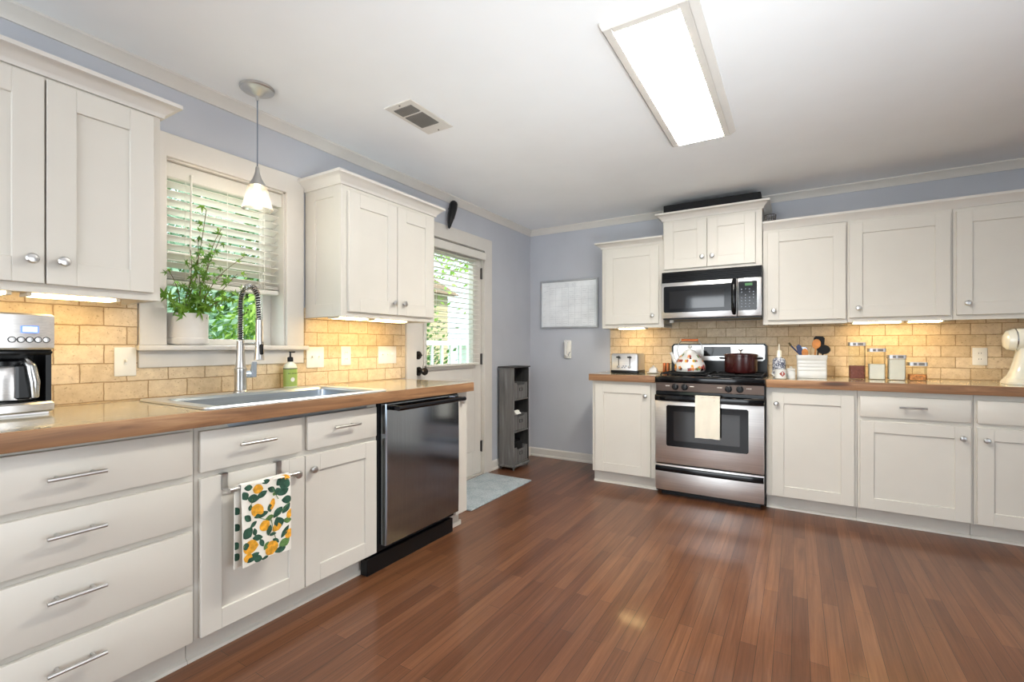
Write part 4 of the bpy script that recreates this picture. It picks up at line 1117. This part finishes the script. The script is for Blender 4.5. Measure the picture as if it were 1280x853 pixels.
t = thing('butter_dish', 'small white covered butter dish between toaster and stove', 'dish', 'B', (1.362,-.285,.9125))
m = MB(); m.lathe([(.040,0),(.052,.004),(.056,.010),(.053,.011)], (1.362,-.285,.9130), 28); put('plate', m, 'white_ceramic', t)
m = MB(); m.rings([rect(1.362-.034, 1.362+.034, -.285-.03, -.285+.03, .9225, .016), rect(1.362-.032, 1.362+.032, -.285-.028, -.285+.028, .950, .016), rect(1.362-.018, 1.362+.018, -.285-.016, -.285+.016, .966, .012)]); m.lathe([(.005,.052),(.009,.058),(.009,.064),(.001,.067)], (1.362,-.285,.9130), 14); put('lid', m, 'white_ceramic', t)
for (x, lb) in ((1.412,'copper shaker beside the butter dish'), (1.443,'copper shaker closest to the stove back panel')):
    t = thing('copper_shaker', lb, 'shaker', 'B', (x,-.105,.9125), 'copper shakers')
    m = MB(); m.lathe([(.0125,0),(.0135,.003),(.0135,.058),(.012,.060)], (x,-.105,.9130), 20); put('shaker_body', m, 'copper', t)
    m = MB(); m.lathe([(.0137,.060),(.0137,.078),(.010,.084),(.001,.085)], (x,-.105,.9130), 20); put('cap', m, 'copper', t)

# ------------------------------------------------------------------ right counter: bottle, mug, jar, crock with utensils, canisters, mixer
t = thing('oil_bottle', 'blue and white patterned ceramic bottle right of the stove', 'bottle', 'B', (2.298,-.36,.9125))
m = MB(); m.lathe([(.038,0),(.043,.004),(.044,.06),(.043,.125),(.036,.140),(.020,.147),(.017,.150)], (2.298,-.36,.9130), 28); put('bottle_body', m, 'blue_floral', t)
m = MB(); m.lathe([(.020,.148),(.018,.152),(.016,.195),(.013,.200),(.006,.201),(.004,.245),(.001,.246)], (2.298,-.36,.9130), 18); put('stopper', m, 'cream_enamel', t)
t = thing('mug', 'short white mug with a reddish diamond print beside the patterned bottle', 'mug', 'B', (2.312,-.53,.9125))
m = MB(); m.lathe([(.030,0),(.036,.004),(.037,.066),(.035,.067),(.034,.010),(.001,.009)], (2.312,-.53,.9130), 26, caps=(True,False)); mg = put('mug_body', m, 'white_ceramic', t)
m = MB(); ring = []
for k in range(8):
    a = 2*math.pi*k/8; rr = .020*(1 if k % 2 == 0 else .72); th = -math.pi/2+.35+rr*math.cos(a)/.037
    ring.append((2.312+.0376*math.cos(th), -.53+.0376*math.sin(th), .9130+.036+rr*math.sin(a)))
m.face(ring); put('print', m, 'red_print', mg)
m = MB(); m.tube([(2.283,-.505,.9130+.055),(2.262,-.488,.9130+.050),(2.258,-.485,.9130+.03),(2.281,-.508,.9130+.015)], .005, 8); put('handle', m, 'white_ceramic', mg)
t = thing('small_jar', 'small lidded white glass jar left of the utensil crock', 'jar', 'B', (2.375,-.46,.9125))
m = MB(); m.rings([rect(2.349, 2.401, -.486, -.434, .9130, .014), rect(2.348, 2.402, -.487, -.433, .9170, .015), rect(2.348, 2.402, -.487, -.433, .960, .015), rect(2.354, 2.396, -.481, -.439, .968, .014)]); put('jar_body', m, 'white_ceramic', t)
m = MB(); m.lathe([(.026,.0555),(.027,.058),(.027,.070),(.022,.073),(.006,.075),(.008,.083),(.001,.087)], (2.375,-.46,.9130), 22); put('lid', m, 'white_ceramic', t)

t = thing('utensil_crock', 'square white ribbed ceramic crock full of utensils', 'crock', 'B', (2.500,-.30,.9125))
c0, c1, e0, e1, z = 2.412, 2.590, -.375, -.235, .9130
m = MB()
rs = [rect(c0, c1, e0, e1, z, .012), rect(c0-.002, c1+.002, e0-.002, e1+.002, z+.006, .012)]
for zz in (.052,.078,.102,.126): rs += [rect(c0-.002, c1+.002, e0-.002, e1+.002, z+zz-.003, .012), rect(c0-.0005, c1+.0005, e0-.0005, e1+.0005, z+zz, .012), rect(c0-.002, c1+.002, e0-.002, e1+.002, z+zz+.003, .012)]
rs += [rect(c0-.006, c1+.006, e0-.006, e1+.006, z+.150, .012), rect(c0-.006, c1+.006, e0-.006, e1+.006, z+.166, .012), rect(c0+.006, c1-.006, e0+.006, e1-.006, z+.166, .010), rect(c0+.008, c1-.008, e0+.008, e1-.008, z+.012, .010)]
m.rings(rs, (True, True)); put('crock_body', m, 'white_ceramic', t)
def utensil(name, label, cat, base, top, head, hm, sm, hr=.006):
    r = thing(name, label, cat, 'B', base, 'utensils in the crock')
    m = MB(); m.cyl(base, top, hr, hr*.9, n=10); put('handle', m, sm, r)
    m = MB(); head(m, Vector(top), (Vector(top)-Vector(base)).normalized()); put('head', m, hm, r)
def oval(w, h, th=.008):
    def f(m, p, d):
        c = p+d*h*.85; 
        rs = []; n = 18
        side = Vector((1,0,0)) - d*d.x; side.normalize(); nr = side.cross(d).normalized()
        for dep, s_ in ((-th/2,.9),(0,1),(th/2,.9)):
            rs.append([tuple(c+side*w*s_*math.cos(2*math.pi*k/n)+d*h*s_*math.sin(2*math.pi*k/n)+nr*dep) for k in range(n)])
        m.rings(rs)
    return f
def flat_head(w, h, slots=False, bend=0):
    def f(m, p, d):
        side = Vector((1,0,0)) - d*d.x; side.normalize(); nr = side.cross(d).normalized()
        def q(a, b_, c_): return tuple(p+side*a+d*b_+nr*c_)
        poly = [(-w*.3,-.01),(w*.3,-.01),(w,.02),(w,h-.012),(w-.012,h),(-w+.012,h),(-w,h-.012),(-w,.02)]
        m.rings([[q(a, b_, -.003) for a, b_ in poly], [q(a, b_, .003) for a, b_ in poly]])
    return f
zb_ = z+.014
utensil('wooden_spoon', 'tall wooden spoon in the middle of the crock', 'spoon', (2.505,-.31,zb_), (2.527,-.325,z+.215), oval(.027,.036), 'wood_spoon', 'wood_spoon')
utensil('wooden_spoon', 'low wooden spoon at the left of the crock', 'spoon', (2.47,-.33,zb_), (2.462,-.345,z+.155), oval(.021,.032), 'wood_spoon', 'wood_spoon')
utensil('spatula', 'navy spatula leaning out of the crock to the left', 'spatula', (2.465,-.29,zb_), (2.434,-.30,z+.168), flat_head(.016,.075), 'navy', 'navy')
utensil('slotted_turner', 'black slotted turner standing tallest at the back of the crock', 'turner', (2.530,-.262,zb_), (2.545,-.256,z+.222), flat_head(.034,.080), 'black_matte', 'black_matte')
utensil('ladle', 'black ladle leaning right out of the crock', 'ladle', (2.545,-.30,zb_), (2.570,-.300,z+.178), oval(.042,.034,.03), 'black_matte', 'black_matte')
utensil('serving_spoon', 'chrome handled blue spoon behind the low wooden spoon', 'spoon', (2.44,-.25,zb_), (2.455,-.255,z+.185), oval(.024,.022,.012), 'lever_blue', 'nickel')
r_ = thing('tongs', 'dark tipped stick leaning far left out of the crock', 'utensil', 'B', (2.560,-.262,zb_), 'utensils in the crock')
m = MB(); m.cyl((2.560,-.262,zb_), (2.372,-.28,z+.235), .005, n=8); put('handle', m, 'navy', r_)
m = MB(); m.cyl((2.372,-.28,z+.235), (2.360,-.283,z+.256), .008, .006, n=8); put('tip', m, 'stem_brown', r_)

def canister(label, x, y, w, d, h, fill, fm):
    r = thing('canister', label, 'canister', 'B', (x,y,.9125), 'clear canisters'); z = .9130
    m = MB(); m.rings([rect(x-w/2, x+w/2, y-d/2, y+d/2, z, .012), rect(x-w/2, x+w/2, y-d/2, y+d/2, z+h, .012)], (True, True)); put('jar_wall', m, 'jar_glass', r)
    m = MB(); m.rings([rect(x-w/2+.003, x+w/2-.003, y-d/2+.003, y+d/2-.003, z+.003, .010), rect(x-w/2+.003, x+w/2-.003, y-d/2+.003, y+d/2-.003, z+fill, .010)]); put('contents', m, fm, r)
    m = MB(); m.rings([rect(x-w/2-.003, x+w/2+.003, y-d/2-.003, y+d/2+.003, z+h+.0005, .012), rect(x-w/2-.003, x+w/2+.003, y-d/2-.003, y+d/2+.003, z+h+.024, .012)]); ld = put('lid', m, 'aluminium', r)
    m = MB(); m.box(x-w*.28, x-w*.10, y-d/2-.0045, y-d/2-.0028, z+h+.004, z+h+.020); m.box(x+w*.02, x+w*.34, y-d/2-.0045, y-d/2-.0028, z+h+.004, z+h+.020); put('lid_band', m, 'vent_fin', ld)
canister('tallest clear canister half full of red beans', 2.773, -.235, .092, .092, .232, .092, 'beans')
canister('clear canister half full of white flour', 2.884, -.235, .092, .092, .190, .105, 'flour')
canister('clear canister full of white sugar', 2.992, -.235, .092, .092, .145, .140, 'sugar')
canister('shortest clear canister with orange food at the bottom', 3.100, -.235, .092, .092, .098, .040, 'orange_food')

# stand mixer
t = thing('stand_mixer', 'cream stand mixer at the right end of the counter', 'mixer', 'B', (3.64,-.33,.9125))
my, z = -.33, .9130
m = MB()
def mring(x, zc, ry, rz, n=20): return [(x, my+ry*math.cos(2*math.pi*k/n), zc+rz*math.sin(2*math.pi*k/n)) for k in range(n)]
base = [rect(3.488, 3.81, my-.105, my+.105, z, .06, 8), rect(3.488, 3.81, my-.105, my+.105, z+.012, .06, 8), rect(3.496, 3.80, my-.090, my+.090, z+.028, .06, 8), rect(3.50, 3.775, my-.07, my+.07, z+.036, .05, 8)]
m.rings(base); put('base', m, 'cream_enamel', t)
m = MB()
col = []
for (zz, xa, xb, hy) in ((.026,3.496,3.65,.078),(.05,3.512,3.635,.066),(.09,3.526,3.625,.056),(.15,3.540,3.620,.050),(.19,3.548,3.622,.050),(.215,3.546,3.635,.052)):
    col.append(rect(xa, xb, my-hy, my+hy, z+zz, min(.035, hy*.6), 6))
m.rings(col); put('column', m, 'cream_enamel', t)
m = MB(); hz = z+.265
m.rings([mring(3.488,hz-.004,.012,.012), mring(3.491,hz-.004,.036,.038), mring(3.504,hz,.055,.058), mring(3.53,hz+.002,.064,.067), mring(3.62,hz+.004,.068,.070), mring(3.72,hz,.066,.060), mring(3.78,hz-.006,.060,.054), mring(3.800,hz-.008,.045,.04), mring(3.806,hz-.008,.012,.012)])
put('motor_head', m, 'cream_enamel', t)
m = MB()
for x in (3.535,): m.rings([mring(x,hz+.002,.0657,.0687), mring(x+.006,hz+.002,.0661,.0691)], (False, False))
m.box(3.56, 3.78, my-.0705, my-.066, hz-.004, hz+.006, .001); put('trim_band', m, 'chrome', t)
m = MB(); m.lathe([(.045,.036),(.060,.045),(.085,.085),(.098,.13),(.102,.18),(.105,.181),(.100,.178),(.08,.085),(.03,.05)], (3.72,my,z), 30, caps=(True,True)); put('bowl', m, 'chrome', t)

# ------------------------------------------------------------------ ceiling things
t = thing('ceiling_light', 'long rectangular fluorescent light with white frame on the ceiling', 'light', 'B', (1.933,-2.04,2.333))
x0, x1, y0, y1 = 1.777, 2.090, -2.644, -1.438
m = MB()
m.box(x0, x0+.036, y0, y1, 2.334, H-.0005, .003); m.box(x1-.036, x1, y0, y1, 2.334, H-.0005, .003)
m.box(x0+.036, x1-.036, y0, y0+.036, 2.334, H-.0005, .003); m.box(x0+.036, x1-.036, y1-.006, y1, 2.334, H-.0005, .003); m.box(x0+.03, x1-.03, y0+.03, y1-.005, 2.350, H-.0005)
m.rings([[(x0,y0,2.3345),(x1,y0,2.3345),(x1,y1,2.3345),(x0,y1,2.3345)], [(x0-.006,y0-.014,2.350),(x1+.028,y0-.014,2.350),(x1+.028,y1,2.350),(x0-.006,y1,2.350)], [(x0-.006,y0-.014,H-.0005),(x1+.028,y0-.014,H-.0005),(x1+.028,y1,H-.0005),(x0-.006,y1,H-.0005)]], (False, False))
put('frame', m, 'trim_white', t)
m = MB(); m.box(x0+.037, x1-.037, y0+.037, y1-.007, 2.3325, 2.349, .002); put('diffuser', m, 'fluorescent', t)
t = thing('ceiling_vent', 'white ceiling air vent with two grey louvre panels', 'vent', 'B', (.696,-2.46,2.352))
x0, x1, y0, y1 = .606, .786, -2.630, -2.292
m = MB(); m.box(x0, x1, y0, y1, H-.007, H-.0005, .002); put('plate', m, 'trim_white', t)
for (a0, a1) in ((-2.592,-2.522),(-2.508,-2.375)):
    m = MB(); m.box(x0+.028, x1-.032, a0, a1, H-.0085, H-.0065)
    n = int((x1-x0-.06)/.009)
    for k in range(n): m.box(x0+.030+k*.009, x0+.0345+k*.009, a0+.002, a1-.002, H-.012, H-.0075)
    put('louvre', m, 'vent_fin', t)
m = MB()
for y in (y0+.018, y1-.018): m.lathe([(.005,0),(.004,-.002)], ((x0+x1)/2, y, H-.007), 10)
put('screw', m, 'bronze_knob', t)
pxx, pyy = .230, -3.070
t = thing('pendant_lamp', 'brushed nickel pendant lamp with glass shade above the sink', 'lamp', 'B', (pxx,pyy,1.79))
m = MB(); m.lathe([(.074,H-.0005),(.074,H-.010),(.070,H-.014),(.040,H-.020),(.022,H-.034),(.009,H-.040),(.007,H-.058),(.003,H-.060)], (pxx,pyy,0), 32); put('canopy', m, 'nickel', t)
m = MB(); m.cyl((pxx,pyy,H-.059), (pxx,pyy,1.985), .0030, n=8); put('cord', m, 'grey_print', t)
m = MB(); m.lathe([(.004,1.990),(.0075,1.985),(.010,1.960),(.020,1.930),(.036,1.903),(.037,1.896)], (pxx,pyy,0), 24); put('socket_cap', m, 'nickel', t)
m = MB(); m.lathe([(.036,1.897),(.041,1.893),(.046,1.868),(.054,1.835),(.062,1.803),(.066,1.788)], (pxx,pyy,0), 64, caps=(False,False)); m.tube([(pxx+.066*math.cos(2*math.pi*k/48),pyy+.066*math.sin(2*math.pi*k/48),1.788) for k in range(49)], .0018, 6); put('shade', m, 'shade_glass', t)
m = MB(); m.lathe([(.012,1.894),(.012,1.880),(.016,1.872),(.026,1.850),(.028,1.838),(.022,1.820),(.001,1.812)], (pxx,pyy,0), 18); put('bulb', m, 'bulb', t)
lamp('pendant_glow', 'POINT', (pxx,pyy,1.805), (0,0,0), 2.6, (1,.88,.74), .02)
# dark tapered ornament high on the left wall
t = thing('wall_ornament', 'dark tapered horn shaped ornament high on the wall beside the cabinet', 'ornament', 'L', (-1.42,-.06,2.10))
m = MB(); rs = []
for (z, cu, ru, ry) in ((2.080,-1.452,.004,.004),(2.090,-1.450,.011,.011),(2.135,-1.438,.021,.020),(2.165,-1.428,.028,.026),(2.205,-1.416,.034,.030),(2.250,-1.402,.037,.032),(2.285,-1.394,.037,.031),(2.305,-1.392,.030,.025),(2.316,-1.393,.014,.012)):
    rs.append([(cu+.035+ru*math.cos(2*math.pi*k/18)*(1+.06*math.sin(3*k)), -.052+ry*math.sin(2*math.pi*k/18), z-.004) for k in range(18)])
m.rings(rs); put('horn', m, 'black_plastic', t)
m = MB(); m.cyl((-1.362,-.001,2.255), (-1.362,-.035,2.255), .005, n=10); put('bracket', m, 'black_matte', t)
m = MB(); m.sphere((-1.400,-.0745,2.150), .006); put('stud', m, 'bronze_knob', t)

# ------------------------------------------------------------------ outdoors seen through window and door
m = MB(); m.box(-16, -WT-.01, -14, 9, -.35, -.20); structure('ground', m, 'grass', 'green lawn outside the windows')
t = thing('neighbour_house', 'tan clapboard house wall across the yard', 'house', 'W', (-9.6,6.6,-.2))
m = MB(); m.box(-13.0, -8.4, 5.2, 9.0, -.2, 3.0)
for k in range(20): m.box(-8.405, -8.385, 5.2, 9.0, -.15+k*.155, -.05+k*.155)
put('siding_wall', m, 'siding', t)
m = MB(); m.prism([(-13.4,3.0),(-8.0,3.0),(-10.7,4.6)], 5.0, 9.2, 'y'); put('roof', m, 'bark', t)
def slat_fence(name, label, cat, x, y0, y1, h, mat, gap):
    r = thing(name, label, cat, 'W', (x, (y0+y1)/2, -.2)); m = MB(); n = int((y1-y0)/gap)
    for k in range(n): m.box(x-.012, x+.012, y0+k*gap, y0+k*gap+gap*.94, -.2, h, .004)
    put('boards', m, mat, r); m = MB(); m.box(x+.012, x+.05, y0, y1, h-.35, h-.25); m.box(x+.012, x+.05, y0, y1, .1, .2); put('rail', m, mat, r)
slat_fence('wooden_fence', 'tan board fence behind the trees outside', 'fence', -9.0, -12, 3.0, 1.55, 'fence_tan', .15)
r = thing('porch_railing', 'white porch railing outside the back door', 'railing', 'W', (-1.55,.9,-.2)); m = MB()
m.box(-1.58, -1.52, -.6, 2.6, 1.16, 1.22, .005); m.box(-1.57, -1.53, -.6, 2.6, .25, .30)
put('rail', m, 'rail_white', r)
for k in range(16):
    y = -.55+k*.19; m = MB(); m.box(-1.565, -1.535, y, y+.032, .30, 1.16); put('baluster', m, 'rail_white', r)
for y in (-.70, .9, 2.55):
    m = MB(); m.box(-1.60, -1.50, y, y+.10, -.2, 1.28, .006); put('post', m, 'rail_white', r)
def tree(name, label, x, y, h, rad, ht, n, size, mat, seed, trunk=.12, cat='tree'):
    rr = random.Random(seed); r = thing(name, label, cat, 'W', (x, y, -.2))
    m = MB(); m.tube([(x,y,-.2),(x+.04,y+.03,h*.4),(x-.03,y,h)], [trunk,trunk*.8,trunk*.4], 10)
    for k in range(5):
        a = rr.uniform(0,6.28); m.tube([(x,y,h*.4+k*h*.1),(x+rad*.4*math.cos(a),y+rad*.4*math.sin(a),h*.6+k*h*.1),(x+rad*.75*math.cos(a),y+rad*.75*math.sin(a),h*.75+k*h*.1)], [trunk*.4,trunk*.25,trunk*.1], 6)
    put('trunk', m, 'bark', r)
    m = MB(); clumps = [(rr.gauss(0,.45)*rad, rr.gauss(0,.45)*rad, rr.uniform(-1,1)*ht) for _ in range(26)]
    for k in range(n):
        cx, cy, cz = rr.choice(clumps); s_ = rad*.30
        p = Vector((x+cx+rr.gauss(0,s_), y+cy+rr.gauss(0,s_), h+cz+rr.gauss(0,s_)))
        if p.z < -.1: p.z = rr.uniform(-.1,.4)
        if p.x > -.9: continue
        d = Vector((rr.gauss(0,1),rr.gauss(0,1),rr.gauss(0,1))).normalized(); e = d.orthogonal().normalized(); q = d.cross(e); L = size*rr.uniform(.6,1.3)
        m.face([p+e*L, p+q*L*.5+d*L*.1, p-e*L, p-q*L*.5+d*L*.1])
    o = put('foliage', m, mat, r, flat=True); o['kind'] = 'stuff'
tree('tree', 'tall light green tree seen through the door window', -5.2, 2.4, 2.3, 1.5, 1.7, 5200, .075, 'foliage_fresh', 21, .13)
tree('tree', 'dark green tree left of the tall tree outside the door', -6.4, .3, 2.4, 1.7, 1.9, 5200, .085, 'foliage_dark', 22, .16)
tree('tree', 'blue green tree behind the sink window', -5.0, -1.6, 2.0, 1.5, 1.5, 5200, .07, 'foliage_blue', 23, .12)
tree('tree', 'airy yellow green tree at the left of the sink window', -6.2, -3.6, 2.7, 1.6, 1.5, 4200, .075, 'foliage_fresh', 24, .12)
tree('shrub', 'round shrub low outside the sink window', -3.2, -1.9, .95, .75, .55, 4200, .05, 'foliage_blue', 25, .04, 'shrub')
tree('shrub', 'bright shrub low outside the sink window near the door side', -3.0, -.9, 1.0, .65, .6, 3600, .05, 'foliage_fresh', 26, .04, 'shrub')
tree('shrub', 'dark shrub behind the porch railing', -3.6, 1.9, .8, .8, .6, 3200, .05, 'foliage_dark', 27, .04, 'shrub')
